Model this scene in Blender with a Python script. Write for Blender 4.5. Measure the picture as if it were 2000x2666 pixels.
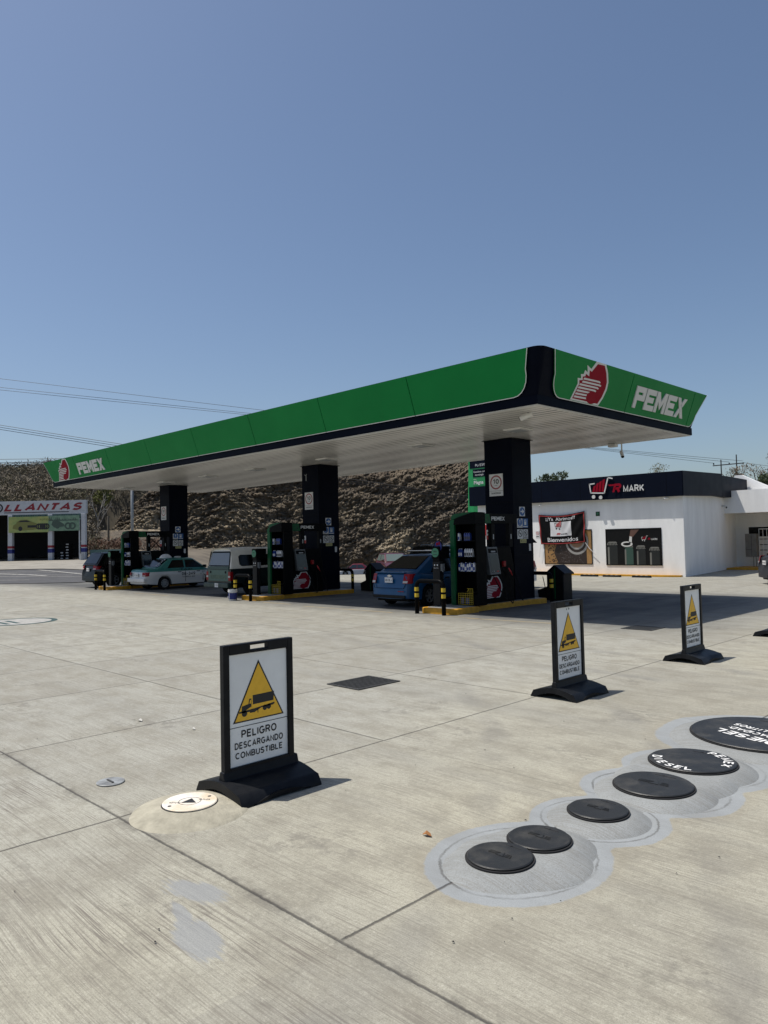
import bpy, math, random
import numpy as np
from mathutils import Vector, Matrix
random.seed(7); rng = np.random.default_rng(7)
for o in list(bpy.data.objects): bpy.data.objects.remove(o)
scene = bpy.context.scene
COL = scene.collection

# ------------------------------------------------------------------ camera
CAMR = Vector((0.70404883, 0.70982492, -0.02153671))
CAMU = Vector((0.0431276, -0.01246637, 0.99899179))
CAMF = Vector((-0.70884078, 0.70426783, 0.03938998))
cam_d = bpy.data.cameras.new('camera'); cam = bpy.data.objects.new('camera', cam_d); COL.objects.link(cam)
cam_d.sensor_fit = 'VERTICAL'; cam_d.sensor_height = 36.0; cam_d.lens = 36.0 * 1923 / 2666
cam_d.clip_start = 0.05; cam_d.clip_end = 2000
cam.matrix_world = Matrix(((CAMR.x, CAMU.x, -CAMF.x, 0), (CAMR.y, CAMU.y, -CAMF.y, 0), (CAMR.z, CAMU.z, -CAMF.z, 1.95), (0, 0, 0, 1)))
scene.camera = cam
scene.render.resolution_x = 768; scene.render.resolution_y = 1024

# ------------------------------------------------------------------ light
SUN = Vector((-0.34, -0.25, 1.0)).normalized()
EL = math.asin(SUN.z); AZ = math.atan2(SUN.x, SUN.y)
world = bpy.data.worlds.new('World'); scene.world = world; world.use_nodes = True
wn = world.node_tree; wn.nodes.clear()
sky = wn.nodes.new('ShaderNodeTexSky'); sky.sky_type = 'NISHITA'; sky.sun_disc = False
sky.sun_elevation = EL; sky.sun_rotation = AZ; sky.air_density = 1.0; sky.dust_density = 1.9; sky.ozone_density = 3.0; sky.altitude = 200
bg = wn.nodes.new('ShaderNodeBackground'); bg.inputs[1].default_value = 0.108
wo = wn.nodes.new('ShaderNodeOutputWorld'); wn.links.new(sky.outputs[0], bg.inputs[0]); wn.links.new(bg.outputs[0], wo.inputs[0])
sd = bpy.data.lights.new('sun', 'SUN'); sd.energy = 4.8; sd.angle = math.radians(0.5); sd.color = (1.0, 0.95, 0.87)
so = bpy.data.objects.new('sun', sd); COL.objects.link(so); so.rotation_euler = (-SUN).to_track_quat('-Z', 'Y').to_euler(); so.location = (0, 0, 40)
scene.view_settings.view_transform = 'Standard'; scene.view_settings.look = 'None'
scene.view_settings.exposure = 0.0; scene.view_settings.gamma = 1.0

# ------------------------------------------------------------------ materials
MATS = {}
def mat(name, col, rough=0.6, metal=0.0, spec=0.5, noise=0.0, nscale=8.0, bump=0.0, bscale=60.0, col2=None, stretch=None, coat=0.0, trans=0.0):
    if name in MATS: return MATS[name]
    m = bpy.data.materials.new(name); m.use_nodes = True; nt = m.node_tree; b = nt.nodes['Principled BSDF']
    b.inputs['Base Color'].default_value = (*col, 1); b.inputs['Roughness'].default_value = rough
    b.inputs['Metallic'].default_value = metal; b.inputs['Specular IOR Level'].default_value = spec
    if coat: b.inputs['Coat Weight'].default_value = coat; b.inputs['Coat Roughness'].default_value = 0.05
    if trans: b.inputs['Transmission Weight'].default_value = trans
    tc = nt.nodes.new('ShaderNodeTexCoord'); mp = nt.nodes.new('ShaderNodeMapping'); nt.links.new(tc.outputs['Object'], mp.inputs[0])
    if stretch: mp.inputs['Scale'].default_value = stretch
    if noise > 0:
        n = nt.nodes.new('ShaderNodeTexNoise'); n.inputs['Scale'].default_value = nscale; n.inputs['Detail'].default_value = 5; n.inputs['Roughness'].default_value = 0.6
        nt.links.new(mp.outputs[0], n.inputs['Vector'])
        mr = nt.nodes.new('ShaderNodeMapRange'); mr.inputs[1].default_value = 0.3; mr.inputs[2].default_value = 0.7
        nt.links.new(n.outputs[0], mr.inputs[0])
        mx = nt.nodes.new('ShaderNodeMix'); mx.data_type = 'RGBA'
        c2 = col2 if col2 else tuple(c * (1 - noise) for c in col)
        mx.inputs['A'].default_value = (*col, 1); mx.inputs['B'].default_value = (*c2, 1)
        nt.links.new(mr.outputs[0], mx.inputs['Factor']); nt.links.new(mx.outputs['Result'], b.inputs['Base Color'])
        mr2 = nt.nodes.new('ShaderNodeMapRange'); mr2.inputs[3].default_value = max(0.02, rough - 0.08); mr2.inputs[4].default_value = min(1, rough + 0.12)
        nt.links.new(n.outputs[0], mr2.inputs[0]); nt.links.new(mr2.outputs[0], b.inputs['Roughness'])
    if bump > 0:
        n2 = nt.nodes.new('ShaderNodeTexNoise'); n2.inputs['Scale'].default_value = bscale; n2.inputs['Detail'].default_value = 4
        nt.links.new(mp.outputs[0], n2.inputs['Vector'])
        bp = nt.nodes.new('ShaderNodeBump'); bp.inputs['Strength'].default_value = bump; bp.inputs['Distance'].default_value = 0.01
        nt.links.new(n2.outputs[0], bp.inputs['Height']); nt.links.new(bp.outputs[0], b.inputs['Normal'])
    MATS[name] = m; return m
M = lambda n: MATS[n]
mat('green_panel', (0.004, 0.205, 0.046), 0.45, spec=0.12, noise=0.14, nscale=0.6)
mat('navy', (0.0022, 0.0040, 0.0110), 0.45, spec=0.04, noise=0.25, nscale=2.0)
mat('navy_store', (0.0045, 0.0070, 0.0160), 0.45, spec=0.06, noise=0.25, nscale=1.5)
mat('green_trim_shaded', (0.004, 0.085, 0.03), 0.4, spec=0.2, noise=0.2, nscale=4)  # darker green: shade under the canopy is put into the colour
mat('soffit', (0.72, 0.71, 0.68), 0.30, noise=0.08, nscale=2.0, stretch=(0.3, 6, 1), bump=0.3, bscale=3)
mat('white_trim', (0.66, 0.66, 0.64), 0.45, noise=0.10)
mat('logo_white', (0.60, 0.60, 0.58), 0.5)
mat('logo_red', (0.24, 0.004, 0.016), 0.55, spec=0.08)
mat('plate_white', (0.66, 0.66, 0.66), 0.5, noise=0.15, nscale=14)
mat('plate_grey', (0.36, 0.38, 0.40), 0.5, noise=0.15, nscale=6)
mat('ink', (0.012, 0.012, 0.013), 0.6)
mat('red', (0.42, 0.02, 0.02), 0.5)
mat('blue_sign', (0.02, 0.10, 0.30), 0.5)
mat('green_sign', (0.01, 0.20, 0.06), 0.5)
mat('yellow_sign', (0.88, 0.50, 0.03), 0.55, noise=0.1, nscale=20)
mat('yellow_paint', (0.60, 0.30, 0.012), 0.5, noise=0.35, nscale=7, bump=0.2)
mat('yellow_tape', (0.65, 0.45, 0.02), 0.45, noise=0.25, nscale=15)
mat('black_plastic', (0.0035, 0.0042, 0.0065), 0.40, spec=0.16, noise=1, nscale=7, col2=(0.013, 0.014, 0.016), bump=0.15, bscale=90)
mat('black_gloss', (0.0022, 0.0026, 0.0036), 0.40, spec=0.05, noise=0.3, nscale=5)
mat('black_steel', (0.003, 0.003, 0.0035), 0.5, spec=0.08)
mat('grille', (0.070, 0.070, 0.068), 0.55, metal=0.3, noise=0.4, nscale=12)
mat('rubber', (0.007, 0.007, 0.008), 0.85, spec=0.2, noise=0.3, nscale=20)
mat('glass_dark', (0.002, 0.003, 0.004), 0.10, spec=0.22)
mat('glass_tint', (0.02, 0.03, 0.035), 0.05, spec=0.8)
mat('chrome', (0.55, 0.55, 0.56), 0.22, metal=0.9)
mat('rim_silver', (0.30, 0.31, 0.32), 0.35, metal=0.6)
mat('screen_frame', (0.10, 0.11, 0.12), 0.4, noise=0.2)
mat('screen', (0.02, 0.03, 0.045), 0.1)
mat('lamp_red', (0.24, 0.005, 0.010), 0.3, spec=0.25)
mat('glass_reflection', (0.10, 0.13, 0.12), 0.2)  # windscreen reflection put into the glass colour as a pale grey-green
mat('sticker_yellow', (0.45, 0.42, 0.18), 0.6)
mat('lamp_clear', (0.45, 0.42, 0.40), 0.12)
mat('blue_paint', (0.004, 0.066, 0.175), 0.32, metal=0.0, spec=0.3, coat=0.25, noise=0.12, nscale=3)
mat('black_paint', (0.0025, 0.0025, 0.003), 0.25, spec=0.15)
mat('grey_paint', (0.016, 0.018, 0.023), 0.35, spec=.3)
mat('white_paint', (0.62, 0.62, 0.62), 0.25, coat=0.5, noise=0.1, nscale=3)
mat('maroon_paint', (0.065, 0.008, 0.012), 0.3, coat=0.4)
mat('shell_cream', (0.74, 0.71, 0.63), 0.55, noise=0.15, nscale=4)
mat('truck_green', (0.045, 0.105, 0.085), 0.5, noise=0.5, nscale=6, col2=(0.09, 0.15, 0.12))
mat('wall_white', (0.86, 0.86, 0.85), 0.8, noise=0.15, nscale=1.6, bump=0.3, bscale=25, stretch=(1, 1, 0.22))
mat('steel_box', (0.22, 0.21, 0.19), 0.4, metal=0.5, noise=0.3, nscale=4)
mat('galv', (0.30, 0.31, 0.31), 0.5, metal=0.3, noise=0.2)
mat('corrugated', (0.16, 0.27, 0.24), 0.5, noise=0.25, nscale=5)
mat('shop_white', (0.50, 0.51, 0.53), 0.6, noise=0.15, nscale=3)
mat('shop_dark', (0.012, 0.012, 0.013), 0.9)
mat('flag_red', (0.22, 0.008, 0.016), 0.6)
mat('flag_blue', (0.01, 0.02, 0.15), 0.6)
mat('banner_yellow', (0.38, 0.38, 0.12), 0.6, noise=0.4, nscale=2, col2=(0.20, 0.30, 0.10))
mat('banner_green', (0.22, 0.33, 0.22), 0.6, noise=0.6, nscale=3, col2=(0.10, 0.18, 0.12))
mat('banner_olive', (0.17, 0.17, 0.04), 0.5)
mat('cloth_black', (0.004, 0.004, 0.005), 0.8, spec=0.1)
mat('cloth_red', (0.30, 0.025, 0.025), 0.7)
mat('cloth_white', (0.60, 0.60, 0.62), 0.7)
mat('coffee_tan', (0.36, 0.20, 0.07), 0.5, noise=0.35, nscale=1.3)
mat('bean', (0.010, 0.005, 0.004), 0.5, noise=0.6, nscale=40, col2=(0.035, 0.02, 0.016))
mat('cup', (0.30, 0.29, 0.28), 0.5)
mat('latte', (0.26, 0.15, 0.09), 0.5)
mat('poster_dark', (0.005, 0.005, 0.0055), 0.35, spec=0.25)
mat('bottle_dark', (0.011, 0.013, 0.013), 0.4)
mat('bottle_light', (0.16, 0.16, 0.145), 0.5)
mat('bottle_green', (0.03, 0.07, 0.055), 0.4)
mat('skin_brown', (0.20, 0.10, 0.06), 0.6)
mat('bark', (0.12, 0.10, 0.08), 0.9, noise=0.4, nscale=10)
mat('bark_pale', (0.34, 0.31, 0.27), 0.9, noise=0.3, nscale=10)
mat('leaf_green', (0.065, 0.095, 0.035), 0.7, noise=0.6, nscale=3)
mat('leaf_yellow', (0.16, 0.17, 0.03), 0.7, noise=0.5, nscale=3)
mat('leaf_pale', (0.20, 0.20, 0.12), 0.8, noise=0.4, nscale=3)
mat('twig', (0.20, 0.165, 0.125), 0.9, noise=0.5, nscale=0.6, col2=(0.12, 0.105, 0.07))
mat('wire', (0.035, 0.035, 0.037), 0.6)
mat('oil_blue', (0.015, 0.04, 0.20), 0.4); mat('oil_white', (0.55, 0.56, 0.58), 0.4); mat('oil_dark', (0.03, 0.03, 0.035), 0.4); mat('oil_yellow', (0.45, 0.33, 0.02), 0.4)
mat('cover_white', (0.78, 0.77, 0.73), 0.55, noise=1, nscale=5.5, col2=(0.62, 0.50, 0.34), bump=0.3)
mat('paper', (0.6, 0.58, 0.52), 0.8); mat('dry_leaf', (0.30, 0.13, 0.04), 0.8)
mat('hand_paint', (0.72, 0.72, 0.70), 0.7)

def nodes_of(m): return m.node_tree.nodes, m.node_tree.links
def math_n(nt, op, a=None, b=None, c=None):
    n = nt.nodes.new('ShaderNodeMath'); n.operation = op
    for i, v in enumerate((a, b, c)):
        if v is None: continue
        if hasattr(v, 'is_linked') or hasattr(v, 'links'): nt.links.new(v, n.inputs[i])
        else: n.inputs[i].default_value = v
    return n.outputs[0]
def noise_n(nt, vec, scale, detail=4, rough=0.55):
    n = nt.nodes.new('ShaderNodeTexNoise'); n.inputs['Scale'].default_value = scale; n.inputs['Detail'].default_value = detail; n.inputs['Roughness'].default_value = rough
    nt.links.new(vec, n.inputs['Vector']); return n.outputs[0]
def map_n(nt, vec, scale):
    n = nt.nodes.new('ShaderNodeMapping'); n.inputs['Scale'].default_value = scale; nt.links.new(vec, n.inputs[0]); return n.outputs[0]
def ramp_n(nt, v, lo, hi, to0=0.0, to1=1.0):
    n = nt.nodes.new('ShaderNodeMapRange'); nt.links.new(v, n.inputs[0])
    for i, x in enumerate((lo, hi, to0, to1)): n.inputs[i + 1].default_value = x
    return n.outputs[0]
def mix_n(nt, f, a, b, mode='MIX'):
    n = nt.nodes.new('ShaderNodeMix'); n.data_type = 'RGBA'; n.blend_type = mode
    if isinstance(f, (int, float)): n.inputs['Factor'].default_value = f
    else: nt.links.new(f, n.inputs['Factor'])
    for k, v in (('A', a), ('B', b)):
        if isinstance(v, tuple): n.inputs[k].default_value = (*v, 1)
        else: nt.links.new(v, n.inputs[k])
    return n.outputs['Result']

def concrete_material(name, paint=False):
    m = bpy.data.materials.new(name); m.use_nodes = True; nt = m.node_tree; b = nt.nodes['Principled BSDF']
    geo = nt.nodes.new('ShaderNodeNewGeometry'); pos = geo.outputs['Position']
    sep = nt.nodes.new('ShaderNodeSeparateXYZ'); nt.links.new(pos, sep.inputs[0]); X, Y = sep.outputs[0], sep.outputs[1]
    wob = noise_n(nt, pos, 0.9, 3); wob2 = math_n(nt, 'MULTIPLY', math_n(nt, 'SUBTRACT', wob, 0.5), 0.12)
    fine = noise_n(nt, pos, 25, 2); fw = math_n(nt, 'MULTIPLY', math_n(nt, 'SUBTRACT', fine, 0.5), 0.012)
    # slabs
    def joint(c, off, sp, wd):
        t = math_n(nt, 'DIVIDE', math_n(nt, 'ADD', math_n(nt, 'SUBTRACT', c, off), math_n(nt, 'ADD', fw, math_n(nt, 'MULTIPLY', wob2, 0.25))), sp)
        fr = math_n(nt, 'FRACT', math_n(nt, 'ADD', t, 200.5)); d = math_n(nt, 'MULTIPLY', math_n(nt, 'ABSOLUTE', math_n(nt, 'SUBTRACT', fr, 0.5)), sp)
        cell = math_n(nt, 'FLOOR', math_n(nt, 'ADD', t, 200.0))
        return d, cell
    dx, cx = joint(X, -5.22, 2.42, 0.01)
    dy, cy = joint(Y, 2.42, 2.70, 0.01)
    # the saw-cut at x = -2.7 stops at the big joint; faint cross cuts on the tank slab
    nearm = ramp_n(nt, Y, 2.38, 2.46, 1.0, 0.0); tank = ramp_n(nt, X, -5.3, -5.15)
    lx = math_n(nt, 'MULTIPLY', ramp_n(nt, dx, 0.003, 0.013, 1.0, 0.0), math_n(nt, 'SUBTRACT', 1.0, math_n(nt, 'MULTIPLY', nearm, ramp_n(nt, X, -4.2, -4.0))))
    big_y = math_n(nt, 'MULTIPLY', nearm_b := ramp_n(nt, math_n(nt, 'ABSOLUTE', math_n(nt, 'SUBTRACT', Y, 2.42)), 0.3, 0.35, 1.0, 0.0), 1.0)
    keep = math_n(nt, 'MAXIMUM', big_y, math_n(nt, 'SUBTRACT', 1.0, math_n(nt, 'MULTIPLY', tank, 0.75)))
    ly = math_n(nt, 'MULTIPLY', ramp_n(nt, dy, 0.003, 0.013, 1.0, 0.0), keep)
    groove = math_n(nt, 'MAXIMUM', lx, ly)
    margin = ramp_n(nt, dy, 0.055, 0.08, 1.0, 0.0)     # trowelled edge strip
    dirt_edge = math_n(nt, 'MULTIPLY', math_n(nt, 'MULTIPLY', ramp_n(nt, dy, 0.01, 0.09, 1.0, 0.0), big_y), ramp_n(nt, noise_n(nt, pos, 3.5, 5, 0.7), 0.42, 0.62))
    cmb = nt.nodes.new('ShaderNodeCombineXYZ'); nt.links.new(cx, cmb.inputs[0]); nt.links.new(cy, cmb.inputs[1])
    wn_ = nt.nodes.new('ShaderNodeTexWhiteNoise'); nt.links.new(cmb.outputs[0], wn_.inputs['Vector']); slab = wn_.outputs['Value']
    # broom strokes run along x, bent a little
    bend = noise_n(nt, map_n(nt, pos, (0.45, 0.5, 1)), 1.0, 1)
    yb = math_n(nt, 'ADD', Y, math_n(nt, 'MULTIPLY', bend, 0.16))
    vb = nt.nodes.new('ShaderNodeCombineXYZ'); nt.links.new(X, vb.inputs[0]); nt.links.new(yb, vb.inputs[1]); nt.links.new(sep.outputs[2], vb.inputs[2])
    broom = noise_n(nt, map_n(nt, vb.outputs[0], (0.5, 34, 1)), 1.0, 3, 0.6)
    broomf = noise_n(nt, map_n(nt, vb.outputs[0], (1.6, 120, 1)), 1.0, 3, 0.7)
    big = noise_n(nt, pos, 0.35, 4); mid = noise_n(nt, map_n(nt, pos, (1.0, 1.5, 1)), 1.9, 8, 0.72); sp = noise_n(nt, pos, 70, 4, 0.7)
    base = mix_n(nt, ramp_n(nt, big, 0.35, 0.65), (0.410, 0.385, 0.300), (0.340, 0.325, 0.268))
    # the apron further from the tank area is greyer, the slabs near x>-5 creamier
    tonex = ramp_n(nt, X, -6.5, -3.6)
    base = mix_n(nt, tonex, mix_n(nt, 0.65, base, (0.318, 0.320, 0.300)), base)
    base = mix_n(nt, ramp_n(nt, slab, 0.2, 1, 0.0, 0.42), base, (0.215, 0.205, 0.18))
    base = mix_n(nt, ramp_n(nt, mid, 0.44, 0.62, 0.0, 0.62), base, (0.195, 0.178, 0.142))
    blot = noise_n(nt, pos, 5.5, 6, 0.75); blot2 = noise_n(nt, pos, 0.8, 2)
    blotm = math_n(nt, 'MULTIPLY', ramp_n(nt, blot, 0.56, 0.66), ramp_n(nt, blot2, 0.48, 0.62))
    base = mix_n(nt, math_n(nt, 'MULTIPLY', blotm, 0.55), base, (0.15, 0.14, 0.115))
    grain = noise_n(nt, pos, 130, 3, 0.8); base = mix_n(nt, ramp_n(nt, grain, 0.42, 0.62, 0.0, 0.55), base, (0.17, 0.16, 0.125)); g2 = noise_n(nt, pos, 28, 5, 0.8); base = mix_n(nt, ramp_n(nt, g2, 0.50, 0.66, 0.0, 0.42), base, (0.16, 0.15, 0.12)); base = mix_n(nt, ramp_n(nt, g2, 0.30, 0.44, 0.35, 0.0), base, (0.52, 0.50, 0.42))
    if paint:
        base = mix_n(nt, ramp_n(nt, mid, 0.35, 0.7), (0.275, 0.288, 0.292), (0.210, 0.220, 0.222))
        base = mix_n(nt, ramp_n(nt, grain, 0.45, 0.66, 0.0, 0.5), base, (0.13, 0.13, 0.125))
    # deeper strokes in the near slab (y < 2.42)
    near = ramp_n(nt, Y, 2.38, 2.46, 1.0, 0.0)
    ridge = ramp_n(nt, math_n(nt, 'ABSOLUTE', math_n(nt, 'SUBTRACT', broom, 0.5)), 0.008, 0.035, 1.0, 0.0)
    ridge = math_n(nt, 'MULTIPLY', ridge, ramp_n(nt, noise_n(nt, map_n(nt, pos, (1.2, 3.0, 1)), 1.5, 3, 0.6), 0.40, 0.58, 0.35, 1.0))
    bm = math_n(nt, 'MULTIPLY', ridge, math_n(nt, 'ADD', math_n(nt, 'MULTIPLY', near, 0.36), 0.42))
    bm = math_n(nt, 'MULTIPLY', bm, math_n(nt, 'SUBTRACT', 1.0, margin))
    bm = math_n(nt, 'MULTIPLY', bm, ramp_n(nt, blot2, 0.3, 0.6, 0.45, 1.15))
    base = mix_n(nt, bm, base, (0.135, 0.12, 0.10))
    base = mix_n(nt, math_n(nt, 'MULTIPLY', ramp_n(nt, broomf, 0.48, 0.66), 0.42), base, (0.145, 0.132, 0.11))
    base = mix_n(nt, ramp_n(nt, sp, 0.56, 0.70, 0.0, 0.6), base, (0.13, 0.12, 0.10))
    if not paint:
        wv = noise_n(nt, pos, 2.2, 3, 0.6); wb = noise_n(nt, map_n(nt, pos, (2.5, 30, 1)), 1.0, 3, 0.7); wc = noise_n(nt, pos, 40, 2, 0.7)
        def ell(cx_, cy_, rx, ry, a=0.0):
            mp_ = nt.nodes.new('ShaderNodeMapping'); mp_.vector_type = 'TEXTURE'; mp_.inputs['Location'].default_value = (cx_, cy_, 0); mp_.inputs['Rotation'].default_value = (0, 0, a); mp_.inputs['Scale'].default_value = (rx, ry, 1000)
            nt.links.new(pos, mp_.inputs[0]); vl = nt.nodes.new('ShaderNodeVectorMath'); vl.operation = 'LENGTH'; nt.links.new(mp_.outputs[0], vl.inputs[0]); return vl.outputs['Value']
        dd = None
        for q in ((-2.70, 3.77, .53, .64), (-2.66, 4.67, .47, .47), (-2.62, 5.50, .60, .55), (-2.62, 6.22, .61, .56), (-2.50, 7.50, .97, .99)):
            e_ = ell(*q); dd = e_ if dd is None else math_n(nt, 'SMOOTH_MIN', dd, e_, 0.22)
        dd = math_n(nt, 'ADD', dd, math_n(nt, 'ADD', math_n(nt, 'MULTIPLY', math_n(nt, 'SUBTRACT', wv, .5), .12), math_n(nt, 'MULTIPLY', math_n(nt, 'SUBTRACT', wc, .5), .05)))
        pm = ramp_n(nt, dd, 0.985, 1.01, 1.0, 0.0)
        crease = math_n(nt, 'MULTIPLY', ramp_n(nt, math_n(nt, 'ABSOLUTE', math_n(nt, 'SUBTRACT', dd, 0.835)), 0.004, 0.022, 1.0, 0.0), ramp_n(nt, wv, 0.40, 0.60, 0.15, 0.8))
        pcol = mix_n(nt, ramp_n(nt, mid, 0.35, 0.7), (0.262, 0.275, 0.280), (0.205, 0.214, 0.216))
        sp_ = None
        for q in ((-3.80, 2.20, .22, .12, .25), (-3.34, 1.95, .24, .10, -.2), (-3.62, 2.02, .20, .045, -.25)):
            e_ = ell(*q); sp_ = e_ if sp_ is None else math_n(nt, 'MINIMUM', sp_, e_)
        sp_ = math_n(nt, 'ADD', sp_, math_n(nt, 'ADD', math_n(nt, 'MULTIPLY', math_n(nt, 'SUBTRACT', wb, .5), 1.5), math_n(nt, 'MULTIPLY', math_n(nt, 'SUBTRACT', wv, .5), .8)))
        sm_ = math_n(nt, 'MULTIPLY', ramp_n(nt, sp_, 0.80, 1.05, 1.0, 0.0), 0.75)
        dust = math_n(nt, 'MULTIPLY', ramp_n(nt, dd, 0.98, 1.18, 1.0, 0.0), 0.35); base = mix_n(nt, dust, base, (0.20, 0.175, 0.13))
        base = mix_n(nt, pm, base, mix_n(nt, crease, pcol, (0.075, 0.075, 0.07))); base = mix_n(nt, sm_, base, (0.225, 0.232, 0.236))
        base = mix_n(nt, math_n(nt, 'MULTIPLY', ramp_n(nt, math_n(nt, 'MAXIMUM', pm, sm_), 0.3, 0.9), ramp_n(nt, grain, 0.45, 0.68, 0.0, 0.4)), base, (0.12, 0.12, 0.115))
        # drips and old blots
        dr = noise_n(nt, pos, 1.1, 3, 0.5); dr2 = noise_n(nt, pos, 7, 4, 0.6)
        base = mix_n(nt, math_n(nt, 'MULTIPLY', math_n(nt, 'MULTIPLY', ramp_n(nt, dr, 0.58, 0.68), ramp_n(nt, dr2, 0.48, 0.60)), 0.45), base, (0.12, 0.11, 0.095))
        for (ax_, ay_, rr_) in ((-14.0, -2.0, 12.6), (-14.0, -2.0, 14.1), (-2.0, 24.0, 13.5), (-2.0, 24.0, 14.9)):
            v_ = nt.nodes.new('ShaderNodeVectorMath'); v_.operation = 'DISTANCE'; nt.links.new(pos, v_.inputs[0]); v_.inputs[1].default_value = (ax_, ay_, 0)
            tr_ = ramp_n(nt, math_n(nt, 'ABSOLUTE', math_n(nt, 'SUBTRACT', math_n(nt, 'ADD', v_.outputs['Value'], math_n(nt, 'MULTIPLY', wob, .5)), rr_)), 0.05, 0.16, 1.0, 0.0)
            base = mix_n(nt, math_n(nt, 'MULTIPLY', math_n(nt, 'MULTIPLY', tr_, ramp_n(nt, dr, 0.40, 0.60)), 0.34), base, (0.14, 0.135, 0.125))
        # canopy shade put into the ground colour, together with oil-stained wheel paths
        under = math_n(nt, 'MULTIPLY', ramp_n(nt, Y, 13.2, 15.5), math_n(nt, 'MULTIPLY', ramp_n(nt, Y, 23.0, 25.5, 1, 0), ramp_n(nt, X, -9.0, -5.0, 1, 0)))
        oil = noise_n(nt, map_n(nt, pos, (1.2, 0.35, 1)), 0.9, 5, 0.6)  # mottles both the oil stain and the painted shade
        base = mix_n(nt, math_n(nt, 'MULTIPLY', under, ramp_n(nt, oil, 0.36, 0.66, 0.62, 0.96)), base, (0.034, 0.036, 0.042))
        ty = noise_n(nt, map_n(nt, pos, (0.12, 1.6, 1)), 0.6, 4, 0.6)
        base = mix_n(nt, math_n(nt, 'MULTIPLY', ramp_n(nt, ty, 0.52, 0.72), 0.35), base, (0.16, 0.155, 0.14))
    base = mix_n(nt, math_n(nt, 'MULTIPLY', dirt_edge, 0.0 if paint else 0.6), base, (0.10, 0.092, 0.08))
    base = mix_n(nt, math_n(nt, 'MULTIPLY', groove, 0.0 if paint else 0.8), base, (0.055, 0.05, 0.045))
    base = mix_n(nt, 1.0, base, (1.17, 1.18, 1.18) if not paint else (1.10, 1.10, 1.08), 'MULTIPLY')
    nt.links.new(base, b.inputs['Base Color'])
    b.inputs['Roughness'].default_value = 0.82 if not paint else 0.7; b.inputs['Specular IOR Level'].default_value = 0.25
    h = math_n(nt, 'ADD', math_n(nt, 'MULTIPLY', broom, math_n(nt, 'ADD', math_n(nt, 'MULTIPLY', near, 0.7), 0.5)), math_n(nt, 'ADD', math_n(nt, 'MULTIPLY', broomf, 0.35), math_n(nt, 'MULTIPLY', sp, 0.3)))
    h = math_n(nt, 'SUBTRACT', h, math_n(nt, 'MULTIPLY', groove, 0.0 if paint else 2.5))
    bp = nt.nodes.new('ShaderNodeBump'); bp.inputs['Strength'].default_value = 0.75; bp.inputs['Distance'].default_value = 0.006
    nt.links.new(h, bp.inputs['Height']); nt.links.new(bp.outputs[0], b.inputs['Normal'])
    MATS[name] = m; return m
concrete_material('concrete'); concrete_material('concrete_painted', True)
mat('cement_pale', (0.43, 0.40, 0.31), 0.9, noise=0.35, nscale=9, bump=0.6, bscale=40)

def rock_material():
    m = bpy.data.materials.new('rock'); m.use_nodes = True; nt = m.node_tree; b = nt.nodes['Principled BSDF']
    geo = nt.nodes.new('ShaderNodeNewGeometry'); pos = geo.outputs['Position']
    big = noise_n(nt, pos, 0.13, 4, 0.6); n2 = noise_n(nt, map_n(nt, pos, (1, 1, 2.2)), 1.3, 8, 0.72); n3 = noise_n(nt, pos, 6, 5, 0.7)
    c = mix_n(nt, ramp_n(nt, big, 0.44, 0.58), (0.125, 0.100, 0.072), (0.28, 0.225, 0.150))
    c = mix_n(nt, ramp_n(nt, n2, 0.45, 0.62), c, (0.12, 0.105, 0.085))
    c = mix_n(nt, ramp_n(nt, n3, 0.54, 0.66, 0, 0.65), c, (0.28, 0.23, 0.165)); sp2 = nt.nodes.new('ShaderNodeSeparateXYZ'); nt.links.new(pos, sp2.inputs[0]); zt_ = math_n(nt, 'ADD', sp2.outputs[2], math_n(nt, 'MULTIPLY', math_n(nt, 'SUBTRACT', big, .5), 9.0)); c = mix_n(nt, ramp_n(nt, zt_, 6.5, 11.0, 0.0, 0.7), c, (0.125, 0.095, 0.065))
    for (r_, f_, z_, rad_, am) in ((-32.5, 101, 4.0, 7.0, .75), (1.0, 98, 2.6, 3.6, .7), (-20, 103, 6.0, 5.0, .35)):
        v_ = nt.nodes.new('ShaderNodeVectorMath'); v_.operation = 'DISTANCE'; nt.links.new(pos, v_.inputs[0]); v_.inputs[1].default_value = (.70421 * r_ - .70999 * f_, .70999 * r_ + .70421 * f_, z_)
        dd_ = math_n(nt, 'ADD', v_.outputs['Value'], math_n(nt, 'MULTIPLY', math_n(nt, 'SUBTRACT', n2, .5), 6.0))
        c = mix_n(nt, math_n(nt, 'MULTIPLY', ramp_n(nt, dd_, rad_ * .7, rad_ * 1.1, 1, 0), am), c, (0.46, 0.38, 0.26))
    nt.links.new(c, b.inputs['Base Color']); b.inputs['Roughness'].default_value = 0.95
    h = math_n(nt, 'ADD', n2, math_n(nt, 'MULTIPLY', n3, 0.4))
    bp = nt.nodes.new('ShaderNodeBump'); bp.inputs['Strength'].default_value = 0.9; bp.inputs['Distance'].default_value = 0.5
    nt.links.new(h, bp.inputs['Height']); nt.links.new(bp.outputs[0], b.inputs['Normal']); MATS['rock'] = m
rock_material()
mat('asphalt', (0.075, 0.075, 0.078), 0.85, noise=0.3, nscale=1.5, bump=0.3, bscale=80, stretch=(1, 1, 1))
mat('sidewalk', (0.30, 0.28, 0.24), 0.85, noise=0.3, nscale=1.0)
mat('dirt', (0.16, 0.135, 0.10), 0.95, noise=0.5, nscale=0.4, bump=0.5, bscale=4)
mat('hillside', (0.14, 0.12, 0.085), 1.0, noise=0.6, nscale=0.3, bump=0.8, bscale=2)
mat('road_paint', (0.44, 0.43, 0.40), 0.7, noise=0.5, nscale=5)
mat('yellow_line', (0.34, 0.26, 0.13), 0.8, noise=0.7, nscale=4, col2=(0.26, 0.24, 0.19))

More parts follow.
